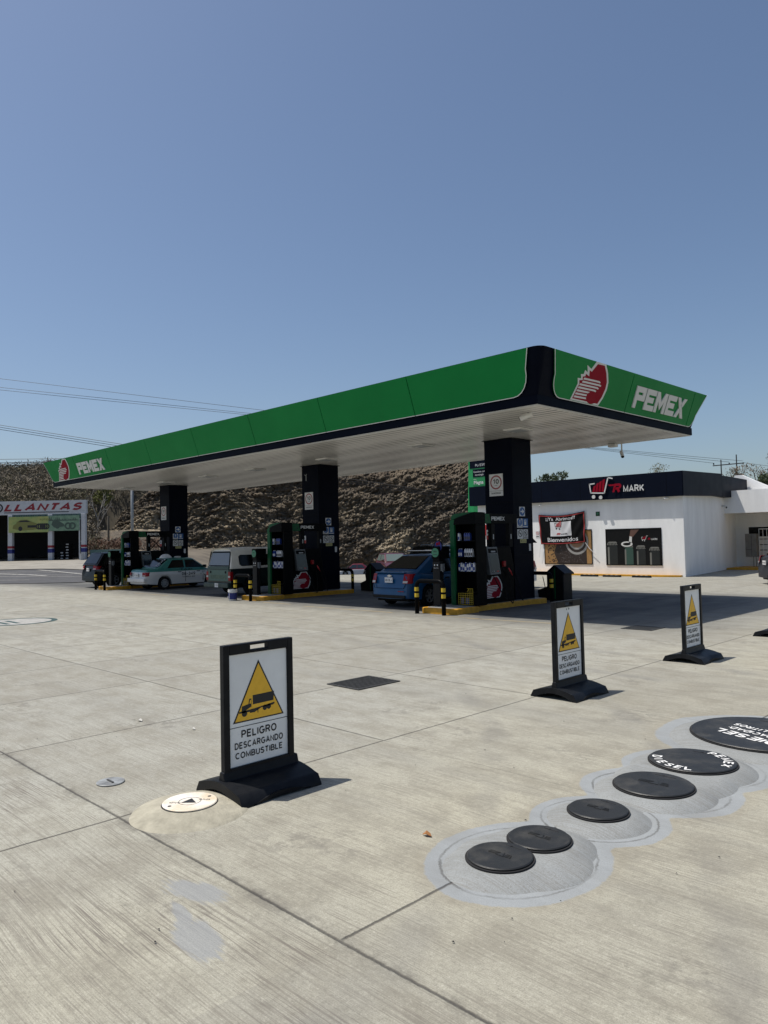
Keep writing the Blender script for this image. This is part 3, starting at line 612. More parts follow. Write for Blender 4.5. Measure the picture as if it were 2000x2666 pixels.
# ------------------------------------------------------------------ foliage builders
def leaf_cloud(centers, radii, per, size, elong=1.0, squash=0.8, rnd=rng):
    nC = len(centers); N = nC * per
    c = np.repeat(np.asarray(centers, float), per, 0); r = np.repeat(np.asarray(radii, float), per)
    d = rnd.normal(size=(N, 3)); d /= np.linalg.norm(d, axis=1)[:, None]; d[:, 2] *= squash
    p = c + d * (r * rnd.uniform(0.25, 1.0, N) ** 0.6)[:, None]
    a = rnd.normal(size=(N, 3)); a /= np.linalg.norm(a, axis=1)[:, None]; b = np.cross(a, rnd.normal(size=(N, 3))); b /= np.linalg.norm(b, axis=1)[:, None]
    s = size * rnd.uniform(0.5, 1.3, N)[:, None]; a = a * s * elong; b = b * s
    return np.stack([p - a, p + b * .6, p + a, p - b * .6], 1)
def quads_obj(name, Qd, m, parent=None):
    v = Qd.reshape(-1, 3); f = np.arange(len(v)).reshape(-1, 4)
    me = bpy.data.meshes.new(name); me.vertices.add(len(v)); me.vertices.foreach_set('co', v.astype('f').ravel())
    me.loops.add(f.size); me.loops.foreach_set('vertex_index', f.astype('i').ravel()); me.polygons.add(len(f))
    me.polygons.foreach_set('loop_start', (np.arange(len(f)) * 4).astype('i')); me.polygons.foreach_set('loop_total', np.full(len(f), 4, 'i'))
    me.update(calc_edges=True); me.materials.append(MATS[m]); o = bpy.data.objects.new(name, me); COL.objects.link(o)
    if parent: o.parent = parent
    return o
def branches(mb, p, d, L, r, depth, tips, spread=0.6, nb=3, rnd=random):
    q = p; pts = [p]; 
    for k in range(3):
        d = (d + Vector((rnd.gauss(0, .16), rnd.gauss(0, .16), rnd.gauss(0, .08)))).normalized(); q = q + d * L / 3; pts.append(q)
    mb.tube(pts, [r, r * .88, r * .76, r * .62], 5, False)
    if depth == 0: tips.append(q); return
    for k in range(nb):
        a = Vector((rnd.gauss(0, 1), rnd.gauss(0, 1), rnd.gauss(0.25, .6))).normalized()
        branches(mb, q if k else pts[2], (d + a * spread).normalized(), L * rnd.uniform(.6, .8), r * .6, depth - 1, tips, spread, nb, rnd)
    tips.append(q)
def tree(name, label, cat, loc, H, crown, seed, barkm, leafm, per, size, rad, depth=3, group=None, elong=1.3, spread=.75):
    rd = random.Random(seed); t = thing(name, label, cat, loc, 0, group); mb = MB(); tips = []
    branches(mb, Vector((0, 0, -.3)), Vector((0, 0, 1)), H * .42, H * .028, depth, tips, spread, 3, rd)
    mx = max(p.z for p in tips); sc = H / mx
    mb.v = [(x * crown, y * crown, z * sc) for x, y, z in mb.v]; mb.build('trunk', barkm, t)
    if per: quads_obj('crown', leaf_cloud([(p.x * crown, p.y * crown, p.z * sc) for p in tips], [rad * rd.uniform(.6, 1.2) for _ in tips], per, size, elong, .75, np.random.default_rng(seed)), leafm, t)
    return t
# scrub covering the hill
n = 4200; sr = rng.uniform(-75, -28, n); sf = rng.uniform(71, 127, n); keep = (sr / sf < -.392) | (sf > 120); sr, sf = sr[keep], sf[keep]
sz = hillz(sr, sf); rad = rng.uniform(.7, 1.7, len(sr)); cent = np.stack([sr * RT.x + sf * FW.x, sr * RT.y + sf * FW.y, sz + rad * .75], -1)
half = rng.random(len(sr)) < .72
s1 = quads_obj('scrub', leaf_cloud(cent[half], rad[half], 70, .085, 3.2, .95), 'twig'); tag(s1, 'dry grey brown scrub covering the hill behind the tyre shop', 'scrub', kind='stuff')
mat('scrub_olive', (0.13, 0.12, 0.06), 0.9, noise=0.5, nscale=0.5)
s2 = quads_obj('undergrowth', leaf_cloud(cent[~half], rad[~half], 80, .11, 1.6, .9), 'scrub_olive'); tag(s2, 'olive green bushes scattered through the dry hillside scrub', 'undergrowth', kind='stuff')
# dry bushes at top of rock and foot of the cliff
cc = []; rd_ = []
for k in range(60):
    r_ = rng.uniform(-37, -24.5); f_ = rng.uniform(72, 90); cc.append(rf(r_, f_, float(ter(r_, f_)) + 1.0)); rd_.append(rng.uniform(.5, 1.0))
tag(quads_obj('dry_brush', leaf_cloud(cc, rd_, 160, .06, 3.5, .9), mat('brush_red', (0.17, 0.10, 0.065), 0.9, noise=.4, nscale=1) and 'brush_red'), 'reddish dry brush at the foot of the cliff beside the tyre shop', 'brush', kind='stuff')
tree('bare_tree', 'bare white-barked tree forking beside the cliff, left of the light pole', 'tree', rf(-33.6, 86, float(ter(-33.6, 86)) + 1.2), 6.2, .55, 3, 'bark_pale', 'twig', 0, 0, 0, 3)
tree('bare_tree', 'thin pale bare tree just right of the tyre shop sign', 'tree', rf(-31.2, 74.5, 1.4), 4.2, .5, 9, 'bark_pale', 'twig', 12, .05, .5, 3)
tree('leafy_tree', 'yellow green tree at the top edge of the cliff below the canopy', 'tree', rf(-35.5, 95, 5.5), 4.6, .6, 5, 'bark', 'leaf_yellow', 110, .10, .7, 2)
tree('leafy_tree', 'dark green tree showing above the navy store parapet', 'tree', (-36.9, 60.0, 0), 7.75, .56, 12, 'bark', 'leaf_green', 90, .085, .55, 3, elong=1.8)
tree('dry_tree', 'sparse pale dry treetop behind the right end of the store parapet', 'tree', (-33.5, 72.0, 0), 8.9, .6, 14, 'bark_pale', 'leaf_pale', 34, .07, .7, 3)
tree('dry_tree', 'pale yellowish tree beside the H-frame power pole', 'tree', (-28.0, 76.0, 0), 7.6, .6, 15, 'bark_pale', 'leaf_pale', 120, .09, .6, 3)
tree('dry_tree', 'tall bare branching tree at the right edge above the white wing', 'tree', (-24.0, 76.0, 0), 9.6, .75, 16, 'bark', 'twig', 42, .07, .6, 4)
tree('leafy_tree', 'dark bushy tree behind the white wing roof near the right edge', 'tree', (-25.3, 74.5, 0), 7.2, .6, 18, 'bark', 'leaf_green', 120, .11, .65, 3)

# ------------------------------------------------------------------ CANOPY
CX0, CX1, CY0, CY1, ZS, ZB, ZT, FL = -36.8, -9.12, 13.93, 22.08, 4.9, 5.13, 6.12, 0.34
can = thing('fuel_canopy', 'long flat fuel canopy with green fascia, navy edge band and white ceiling', 'canopy', ((CX0 + CX1) / 2, (CY0 + CY1) / 2, 0))
OX, OY = (CX0 + CX1) / 2, (CY0 + CY1) / 2
def cx(x): return x - OX
def cy(y): return y - OY
sof = MB(); nst = 34; wst = (CY1 - CY0 - .16) / nst
for k in range(nst):        # narrow ceiling strips run along x with small V grooves
    y0 = CY0 + .08 + k * wst; y1 = y0 + wst
    sag = [0.012 * math.sin(x * 1.3 + k) for x in range(0, 15)]
    xs = [CX0 + .08 + i * (CX1 - CX0 - .16) / 14 for i in range(15)]
    for i in range(14):
        a, b_ = ZS + .012 + sag[i] * .4, ZS + .012 + sag[i + 1] * .4
        sof.add([(cx(xs[i]), cy(y0 + .012), a), (cx(xs[i + 1]), cy(y0 + .012), b_), (cx(xs[i + 1]), cy(y1 - .012), b_ + .004), (cx(xs[i]), cy(y1 - .012), a + .004), (cx(xs[i]), cy(y1), a + .014), (cx(xs[i + 1]), cy(y1), b_ + .014)],
                [(0, 3, 2, 1), (3, 4, 5, 2)])
sof.build('ceiling', 'soffit', can)
tr = MB(); f0 = ZS - .0
for a, b_ in (((CX0, CY0), (CX1, CY0 + .09)), ((CX0, CY1 - .09), (CX1, CY1)), ((CX0, CY0 + .09), (CX0 + .09, CY1 - .09)), ((CX1 - .09, CY0 + .09), (CX1, CY1 - .09))):
    tr.box((cx(a[0]), cy(a[1]), f0), (cx(b_[0]), cy(b_[1]), f0 + .03))
tr.build('ceiling_trim', 'white_trim', can)
bd = MB()
t_ = .03
bd.box((cx(CX0 - t_), cy(CY0 - t_), ZS + .02), (cx(CX1 + t_), cy(CY0), ZB)); bd.box((cx(CX0 - t_), cy(CY1), ZS + .02), (cx(CX1 + t_), cy(CY1 + t_), ZB))
bd.box((cx(CX0 - t_), cy(CY0), ZS + .02), (cx(CX0), cy(CY1), ZB)); bd.box((cx(CX1), cy(CY0), ZS + .02), (cx(CX1 + t_), cy(CY1), ZB))
bd.build('edge_band', 'navy', can)
MB().box((cx(CX0 + .01), cy(CY0 + .01), ZS + .06), (cx(CX1 - .01), cy(CY1 - .01), ZB + .12)).build('roof_deck', 'galv', can)
# sloped navy backing, rounded at the corners
bk = MB(); 
def perim(off, z, rad):
    pts = []; cs = [((CX1 + off - rad), (CY0 - off + rad), -90), ((CX1 + off - rad), (CY1 + off - rad), 0), ((CX0 - off + rad), (CY1 + off - rad), 90), ((CX0 - off + rad), (CY0 - off + rad), 180)]
    for x, y, a in cs:
        for k in range(7):
            b_ = math.radians(a + 15 * k); pts.append((cx(x + rad * math.cos(b_)), cy(y + rad * math.sin(b_)), z))
    return pts
bk.loft([perim(.015, ZB, .04), perim(.02 + FL, ZT, .22), perim(FL - .03, ZT, .2), perim(-.03, ZB, .03)], closed=True, caps=False)
bk.build('fascia_backing', 'navy', can)
fl = Frame((0, cy(CY0 - .035), ZB), (1, 0, 0), (0, -FL, ZT - ZB))        # long side, faces -y
HS = math.hypot(FL, ZT - ZB)
def gpanel(fr, u0, u1, cl=None, crr=None, r=.42, name='fascia_panel', topl=None, topr=None):
    pts = []
    ul0, ur0 = u0, u1
    tl = topl if topl is not None else u0; trr = topr if topr is not None else u1
    if cl:
        for k in range(7):
            a = math.radians(180 + 15 * k); pts.append((ul0 + r * .8 + r * .8 * math.cos(a), .02 + r + r * math.sin(a)))
    else: pts.append((ul0, .02))
    if crr:
        for k in range(7):
            a = math.radians(270 + 15 * k); pts.append((ur0 - r * .8 + r * .8 * math.cos(a), .02 + r + r * math.sin(a)))
    else: pts.append((ur0, .02))
    pts += [(trr, HS - .01), (tl, HS - .01)]
    p = MB().prism(fr, pts, .004, .03).build(name, 'green_panel', can)
    # pale edging strip along bottom
    e = MB(); P2 = [q for q in pts[:-2]]
    if cl: P2 = [pts[-1]] + P2
    if crr: P2 = P2 + [pts[-2]]
    for i in range(len(P2) - 1): e.bar(fr, P2[i], P2[i + 1], .018, .030, .036)
    e.build('edging', 'white_trim', p)
    return p
seams = [-33.65, -30.25, -26.77, -23.28, -19.75, -16.25, -12.74]
xl = [CX0 - .0] + seams + [-9.22]
for i in range(8):
    gpanel(fl, cx(xl[i] + (0.012 if i else 0)), cx(xl[i + 1] - .012), cl=(i == 0), crr=(i == 7), topl=cx(CX0 - FL + .03) if i == 0 else None, topr=cx(-9.08) if i == 7 else None, r=.58 if i == 7 else .42)
emblem(fl, cx(-35.95), .035, 1.36, HS - .07, can, .032, skew=.33)
block_word(fl, 'PEMEX', cx(-33.42), .17, .52, .46, .30, 'logo_white', can, .032, .06, gap=.13)
fs_ = Frame((cx(CX1 + .035), 0, ZB), (0, 1, 0), (FL, 0, ZT - ZB))         # short side, faces +x
gpanel(fs_, cy(14.32), cy(17.80), cl=True, topl=cy(14.08), r=.5); gpanel(fs_, cy(17.83), cy(21.57)); gpanel(fs_, cy(21.60), cy(22.02), crr=True, topr=cy(22.40), r=.36)
emblem(fs_, cy(15.17), .04, 1.50, HS - .05, can, .032, skew=0)
block_word(fs_, 'PEMEX', cy(18.10), .20, .56, .54, .27, 'logo_white', can, .032, .06, gap=.10)
fb = Frame((0, cy(CY1 + .035), ZB), (-1, 0, 0), (0, FL, ZT - ZB)); gpanel(fb, -cx(-9.5), -cx(CX0 + .4), cl=True, crr=True)
ff_ = Frame((cx(CX0 - .035), 0, ZB), (0, -1, 0), (-FL, 0, ZT - ZB)); gpanel(ff_, -cy(CY1 - .4), -cy(CY0 + .4), cl=True, crr=True)
for (x, y) in ((-11.6, 16.75), (-15.41, 17.0), (-19.98, 17.05), (-24.3, 17.0), (-27.8, 17.0), (-31.5, 17.0), (-35.3, 16.92)):
    l_ = MB(); l_.box((cx(x - .30), cy(y - .30), ZS - .025), (cx(x + .30), cy(y + .30), ZS + .02)); l_ = l_.build('ceiling_light', 'white_trim', can, bevel=.01)
    MB().box((cx(x - .21), cy(y - .21), ZS - .035), (cx(x + .21), cy(y + .21), ZS - .024)).build('diffuser', 'plate_grey', l_)
def camera_prop(loc, aim, label, drop=.12, s=1.0):
    t = thing('security_camera', label, 'camera', loc, 0, 'security cameras')
    MB().tube([(0, 0, 0), (0, 0, -drop)], .018 * s, 8).build('mount', 'white_trim', t)
    d = Vector(aim).normalized(); p = Vector((0, 0, -drop - .03))
    MB().tube([p - d * .09 * s, p + d * .11 * s], .042 * s, 12).build('housing', 'white_trim', t)
    MB().tube([p + d * .11 * s, p + d * .118 * s], .033 * s, 12).build('lens', 'black_gloss', t)
camera_prop((-9.88, 14.62, 4.9), (-.9, -.5, -.35), 'white security camera under the near corner of the canopy', .05, 1.5)
camera_prop((-11.3, 22.0, 4.9), (.5, -.6, -.8), 'security camera hanging from the far right edge of the canopy', .30, 1.3)
MB().box((-11.65, 21.75, 4.80), (-11.40, 21.95, 4.90)).build('junction_box', 'white_trim', bevel=.008)
tag(bpy.data.objects['junction_box'], 'small white junction box under the canopy beside the hanging camera', 'box')

# columns ---------------------------------------------------------------
def sign_plate(par, fr, u0, v0, u1, v1, kind, w=.004):
    base = MB().rect(fr, u0, v0, u1, v1, w - .003, w + .003).build('sign_plate', 'blue_sign' if kind == 'pump' else ('sticker_yellow' if kind == 'yellow' else 'plate_white'), par)
    cu, cv = (u0 + u1) / 2, (v0 + v1) / 2; W, H = u1 - u0, v1 - v0; a = w + .004; b_ = w + .006
    if kind == 'arrow':
        MB().disc(fr, cu, cv, W * .46, a, b_).build('disc', 'blue_sign', base)
        MB().prism(fr, [(cu - W * .34, cv - .02), (cu, cv - .02), (cu, cv - .07), (cu + W * .38, cv), (cu, cv + .07), (cu, cv + .02), (cu - W * .34, cv + .02)], b_, b_ + .002).build('arrow', 'plate_white', base)
    if kind == 'bang':
        MB().disc(fr, cu, cv + H * .1, W * .42, a, b_).build('disc', 'blue_sign', base)
        MB().prism(fr, [(cu - .02, cv + H * .36), (cu + .02, cv + H * .36), (cu + .008, cv - .01), (cu - .008, cv - .01)], b_, b_ + .002).disc(fr, cu, cv - .045, .014, b_, b_ + .002, 10).build('mark', 'plate_white', base)
        text('OBLIGATORIO', fr, u0 + .015, v0 + .012, .022, 'ink', base, w=b_, width=W - .03)
    if kind == 'pump':
        MB().rect(fr, cu - W * .2, cv - H * .2, cu + W * .17, cv + H * .38, a, b_).build('pump_symbol', 'plate_white', base)
        MB().rect(fr, u0 + .02, v0 + .02, u1 - .02, v0 + .045, a, b_).build('line', 'plate_white', base)
        MB().rect(fr, cu - W * .13, cv + H * .18, cu + W * .1, cv + H * .30, b_, b_ + .002).build('window', 'blue_sign', base)
    if kind in ('nosmoke', 'nophone'):
        r_ = W * .38; col = 'ink'
        MB().ring(fr, cu, cv + H * .08, r_ * .82, r_, a, b_, 24).bar(fr, (cu - r_ * .62, cv + H * .08 + r_ * .62), (cu + r_ * .62, cv + H * .08 - r_ * .62), .02 * W / .25, a, b_).build('ring', col, base)
        if kind == 'nosmoke': MB().rect(fr, cu - r_ * .6, cv + H * .05, cu + r_ * .5, cv + H * .11, b_ + .001, b_ + .002).build('cigarette', 'ink', base)
        else: MB().rect(fr, cu - r_ * .25, cv - H * .06, cu + r_ * .2, cv + H * .20, b_ + .001, b_ + .002).build('phone', 'ink', base)
        if kind == 'nophone': MB().rect(fr, u0 + .02, v0 + .02, u1 - .02, v0 + .035, a, b_).rect(fr, u0 + .02, v0 + .05, u1 - .02, v0 + .06, a, b_).build('small_print', 'ink', base)
    if kind == 'yellow':
        text('SISTEMA', fr, u0 + W * .35, cv - .02, .03, 'ink', base, w=b_, width=W * .55); MB().ring(fr, u0 + W * .18, cv, .015, .028, a, b_, 12).build('ring', 'ink', base)
    if kind == 'speed':
        dv = v0 + H * .235
        MB().ring(fr, cu, v0 + H * .62, W * .34, W * .42, a, b_, 36).build('ring', mat('sign_ring', (.28, .04, .045), .5) and 'sign_ring', base)
        text('10', fr, cu, v0 + H * .55, H * .22, 'ink', base, w=b_, align='CENTER', bold=.02, width=W * .42)
        text('Km/h', fr, cu, v0 + H * .46, H * .045, 'ink', base, w=b_, align='CENTER', bold=.02)
        MB().rect(fr, u0, dv - .003, u1, dv + .003, a, b_).build('line', 'ink', base)
        text('MAXIMA', fr, cu, v0 + H * .08, H * .10, 'ink', base, w=b_, align='CENTER', bold=.012, width=W * .68)
    if kind == 'red_label':
        MB().rect(fr, u0, v0, u1, v0 + H * .42, a, b_).build('red_band', 'red', base); MB().rect(fr, u0 + W * .2, v0 + H * .6, u0 + W * .6, v0 + H * .8, a, b_).build('hand_symbol', 'ink', base)
    return base
cols = [(-13.66, -12.66, 'nearest', 'right of the near island'), (-22.50, -21.50, 'middle', ''), (-33.78, -32.84, 'farthest', '')]
for ci, (x0, x1, nm, _) in enumerate(cols):
    y0, y1 = 17.9, 18.9
    xm = (x0 + x1) / 2
    t = thing('canopy_column', {0: 'nearest black square canopy column, its 10 MAXIMA plate large and red ringed', 1: 'middle black canopy column between the pickup and the blue car', 2: 'farthest black canopy column behind the white and teal taxi'}[ci], 'column', (xm, 18.4, .15), 0, 'canopy columns')
    MB().box((x0 - xm, -.5, 0), (x1 - xm, .5, ZS - .14)).build('shaft', 'navy', t, bevel=.012)
    sk = MB(); sk.box((x0 - xm - .004, -.504, 1.3), (x1 - xm + .004, .504, 1.308)); sk.box((x0 - xm - .004, -.504, 2.86), (x1 - xm + .004, .504, 2.868)); sk.build('seam', 'black_steel', t)
    MB().box((x0 - xm - .05, -.55, ZS - .158), (x1 - xm + .05, .55, ZS - .146)).build('collar', 'black_steel', t)
    FA = FY(-.5); FB = FX(x1 - xm); dz = -.15
    sign_plate(t, FA, -.33, 3.22 + dz, .17, 3.88 + dz, 'speed')
    o_ = -18.4
    sign_plate(t, FB, 18.21 + o_, 2.60 + dz, 18.49 + o_, 2.88 + dz, 'arrow')
    sign_plate(t, FB, 18.08 + o_, 2.26 + dz, 18.35 + o_, 2.53 + dz, 'bang'); sign_plate(t, FB, 18.36 + o_, 2.26 + dz, 18.63 + o_, 2.53 + dz, 'pump')
    sign_plate(t, FB, 18.08 + o_, 1.93 + dz, 18.36 + o_, 2.21 + dz, 'nosmoke'); sign_plate(t, FB, 18.39 + o_, 1.93 + dz, 18.62 + o_, 2.21 + dz, 'nophone')
    sign_plate(t, FB, 18.21 + o_, 1.81 + dz, 18.53 + o_, 1.92 + dz, 'yellow')
    sign_plate(t, FB, 18.66 + o_, 1.57 + dz, 18.76 + o_, 1.78 + dz, 'blank')
    sign_plate(t, FA, -.49, 1.93 + dz, -.30, 2.22 + dz, 'red_label')
    MB().rect(FA, -.36, 1.45 + dz, -.33, 1.56 + dz, 0, .015).build('switch', 'plate_grey', t)
    if ci == 0:
        MB().prism(FX(x1 - xm, .5, 0), [(0, 1.95 - .12), (.28, 1.80 - .15), (0, 1.80 - .15)], -.5, -.05).build('visor', 'navy', t)
    if ci == 1:
        MB().bar(FA, (-.23, 4.18), (-.23, 4.38), .03, .002, .01).bar(FA, (-.23, 4.38), (-.32, 4.42), .018, .002, .01).bar(FA, (-.23, 4.38), (-.19, 4.44), .018, .002, .01).build('bracket', 'plate_grey', t)

# islands -----------------------------------------------------------------
IX = [(-12.32, 0), (-20.86, 1), (-32.50, 2)]    # right edge (+x side) of the kerb
ILAB = ['yellow kerbed pump island nearest the camera, beside the blue car', 'yellow kerbed pump island in the middle, beside the green pickup', 'yellow kerbed pump island farthest left, beside the taxi']
for xr, i in IX:
    t = thing('pump_island', ILAB[i], 'kerb', (xr, 14.7, 0), 0, 'pump islands')
    out = [(-1.10, .0), (-.16, .0), (.02, .14), (.02, 1.02), (-.13, 1.14), (-.13, 3.75), (-.02, 3.95), (-.02, 4.35), (-1.2, 4.35), (-1.2, 3.9), (-1.08, 3.7), (-1.08, 1.14), (-1.2, 1.0), (-1.2, .12)]
    fz = FZ(0)
    MB().prism(fz, out, -.05, .15).build('kerb', 'yellow_paint', t, bevel=.02)
    cu_, cv_ = -.6, 2.1
    inn = [(cu_ + (a - cu_) * .80, cv_ + (b_ - cv_) * .95) for a, b_ in out]
    MB().prism(fz, inn, .145, .156).build('top_slab', 'galv', t)

ORD = ['first', 'second', 'third', 'fourth', 'fifth', 'sixth', 'seventh', 'eighth']
def oil_bottle(mats_, label, loc, h=.24, wd=.075, kind=0):
    t = thing('oil_bottle', label, 'bottle', loc, 0, 'oil bottles on the cabinet shelves')
    prof = [(-wd / 2, 0), (wd / 2, 0), (wd / 2, h * .62), (wd * .2, h * .84), (wd * .2, h * .92), (-wd * .32, h * .92), (-wd / 2, h * .66)]
    MB().prism(FY(0), prof, -.04, .04).build('body', mats_[0], t)
    MB().rect(FY(-.04), -wd * .4, h * .12, wd * .4, h * .50, .001, .003).build('label_patch', mats_[1], t)
    MB().box((-wd * .30, -.018, h * .925), (wd * .12, .018, h)).build('cap', mats_[2], t)
    return t
def cabinet(xr, idx):
    nm = ['nearest', 'middle', 'farthest'][idx]
    x0, x1, y0, y1 = -.92, -.05, 0, .46
    t = thing('product_cabinet', 'tall black and green oil display cabinet at the end of the %s island' % nm, 'cabinet', (xr, 15.72, .156), 0, 'oil display cabinets')
    H = 2.20
    b_ = MB(); b_.box((x0 + .16, .05, 0), (x0 + .19, y1, H)); b_.box((x1 - .03, .05, 0), (x1, y1, H)); b_.box((x0 + .19, y1 - .03, 0), (x1 - .03, y1, H)); b_.box((x0 + .16, .0, 0), (x1, .05, .30 if idx < 3 else .1))
    b_.build('carcass', 'black_gloss', t)
    for z in (.90, 1.30, 1.74, .34): MB().box((x0 + .19, .03, z), (x1 - .03, y1 - .03, z + .02)).build('shelf', 'black_steel', t)
    MB().prism(FY(.0), [(x0, 0), (x0 + .16, 0), (x0 + .16, 2.20), (x1, 2.20), (x1, 2.33), (x0 + .16, 2.33), (x0 + .10, 2.36), (x0, 2.31)], -.40, .02).build('green_frame', 'green_trim_shaded', t, bevel=.01)
    MB().prism(FY(-.022), [(x0 + .15, 2.20), (x1 + .02, 2.20), (x1 + .02, 2.52), (x1 - .05, 2.52), (x0 + .30, 2.40), (x0 + .19, 2.36)], -.46, .02).build('header', 'black_gloss', t, bevel=.01)
    MB().prism(FY(.0), [(x0, 2.31), (x0 + .10, 2.36), (x0 + .30, 2.41), (x1 - .05, 2.53), (x1 - .35, 2.53), (x0 + .12, 2.50), (x0, 2.44)], -.44, -.05).build('green_crest', 'green_trim_shaded', t)
    # goods: bottles and a crate
    for si, z in enumerate((.92, 1.32, 1.76)):
        sh = ['lower', 'middle', 'upper'][si]
        nb = (8, 7, 6)[si]
        for k in range(nb):
            u = x0 + .25 + k * .072
            if si == 2 and k in (1, 2): continue
            if si == 1 and k == 2: continue
            if si == 0: mm = ('oil_white', 'oil_blue', 'oil_blue') if k % 3 else ('oil_blue', 'oil_white', 'oil_white'); cl = 'pale' if k % 3 else 'blue'
            elif si == 1: mm = ('oil_white', 'oil_dark', 'oil_white') if k > 2 else ('oil_blue', 'oil_white', 'oil_white'); cl = 'white' if k > 2 else 'blue'
            else: mm = ('oil_blue', 'oil_dark', 'oil_dark') if k else ('oil_white', 'oil_blue', 'oil_blue'); cl = 'blue' if k else 'white'
            oil_bottle(mm, '%s oil bottle, %s from the left on the %s shelf of the %s island cabinet' % (cl, ORD[k], sh, nm), (xr + u, 15.72 + .10, .156 + z + .001), .22 + (.03 if k % 2 else 0) * (si == 0), .062)
    cr = thing('wire_crate', 'yellow wire basket with blue cans at the foot of the %s island cabinet' % nm, 'basket', (xr + x0 + .52, 15.72 - .035, .156), 0, 'yellow baskets')
    wb = MB(); fy = FY(0)
    for k in range(9): wb.rect(fy, -.25 + k * .062, .03, -.242 + k * .062, .33 + (.14 if k > 5 else 0), 0, .006)
    for k in range(6): wb.rect(fy, -.25, .03 + k * .06, .25, .038 + k * .06, .006, .012)
    wb.rect(fy, .06, .46, .25, .468, .006, .012); wb.bar(fy, (.06, .36), (.12, .46), .01, .006, .012); wb.build('wires', 'oil_yellow', cr)
    for k in range(2): MB().rect(fy, -.16 + k * .17, .05, -.06 + k * .17, .22, -.005, -.001).build('can', 'oil_blue', cr)
for xr, i in IX: cabinet(xr, i)

def dispenser(xr, idx):
    nm = ['nearest', 'middle', 'farthest'][idx]; yo = 16.24
    t = thing('fuel_dispenser', 'black PEMEX fuel dispenser with header sign on the %s island' % nm if False else 'black fuel pump with overhead sign beam and hoses on the %s island' % nm, 'fuel pump', (xr, yo, .156), 0, 'fuel pumps')
    x1 = -.22; x0 = -.95
    MB().prism(FX(0), [(0, 0), (1.45, 0), (1.45, 1.05), (1.30, 1.58), (.10, 1.58), (0, 1.05)], x0, x1).build('body', 'black_gloss', t, bevel=.015)
    FB = FX(x1 + .001)
    # sloped screen panel
    fr = Frame((x1 + .10, .08, .80), (0, 1, 0), (-.06, .09, .77)); fr = Frame((x1 + .11, .06, .80), (0, 1, 0), (-.05, 0, .77))
    fo = [(.12, 0), (.60, 0), (.50, .77), (.02, .77)]
    s_ = MB().prism(fr, fo, -.12, .02).build('screen_panel', 'screen_frame', t, bevel=.01)
    ins = lambda k, a, b_: [(.31 + (u - .31) * k - .0, a + (v / .77) * (b_ - a)) for u, v in fo]
    MB().prism(fr, [(.16, .06), (.555, .06), (.49, .57), (.095, .57)], .021, .025).build('screen', 'screen', s_)
    MB().prism(fr, [(.092, .60), (.485, .60), (.465, .72), (.072, .72)], .021, .024).build('display', 'black_gloss', s_)
    MB().rect(fr, .20, .62, .40, .66, .025, .027).rect(fr, .2, .085, .23, .1, .026, .028).rect(fr, .28, .085, .31, .1, .026, .028).build('digits', 'plate_grey', s_)
    MB().rect(fr, .40, .075, .50, .10, .026, .028).build('card_slot', 'red', s_)
    emblem(FB, -.02, .15, .88, .60, t, .002)
    # overhead beam and posts
    MB().box((x1 - .16, .0, 2.22), (x1, 1.66, 2.50)).build('header_beam', 'black_gloss', t, bevel=.006)
    MB().prism(FB, [(.0, 2.23), (.42, 2.23), (.34, 2.49), (.0, 2.49)], .001, .006).build('green_end', 'green_trim_shaded', t)
    text({0: '1', 1: '3', 2: '5'}[idx], FB, .22, 2.29, .12, 'ink', t, w=.008, name='pump_number')
    block_word(FB, 'PEMEX', .44, 2.31, .105, .105, .22, 'plate_white', t, .001, .008, gap=.16)
    for y in (.46, 1.30): MB().box((x1 - .14, y, 1.55), (x1 - .02, y + .16, 2.22)).build('post', 'black_steel', t)
    for y in (.50, 1.34): MB().rect(FX(x1 - .02), y + .02, 1.78, y + .06, 1.92, 0, .006).build('sticker', 'plate_grey', t)
    # hoses
    def hose(y, loop, sag):
        pts = []
        for k in range(25):
            s = k / 24
            pts.append((x1 + .05 + .32 * math.sin(math.pi * s), y + loop * s, 1.0 - 1.0 * math.sin(math.pi * s) * sag - .25 * s + .02))
        return pts
    hs = [(.75, -.35, .78), (1.2, .25, .86), (.55, .55, .90)] if idx < 2 else [(.9, .3, .8)]
    if idx == 1: hs = hs[1:]
    for y, l_, sg in hs: MB().tube(hose(y, l_, sg), .014, 6).build('hose', 'rubber', t, smooth=True)
    for k, y in enumerate((.85, 1.15)):
        nz = MB(); nz.tube([(x1 + .03, y, .95), (x1 + .09, y + .02, .85), (x1 + .07, y + .12, .74)], [.02, .025, .012], 8); nz.build('nozzle', 'red' if (k == 1) else 'black_steel', t)
    MB().box((x1, .86, 1.0), (x1 + .08, .98, 1.16)).build('nozzle_boot', 'lamp_red' if idx < 2 else 'black_steel', t, bevel=.02)
    if idx == 2:
        for a, b_ in (((.60, 2.2), (1.24, 1.62)), ((1.28, 2.2), (.62, 1.62))): 
            MB().tube([(x1 - .08, a[0], a[1]), (x1 - .08, (a[0] + b_[0]) / 2, (a[1] + b_[1]) / 2 + .03), (x1 - .08, b_[0], b_[1])], .022, 6).build('hose', 'rubber', t)
for xr, i in IX: dispenser(xr, i)

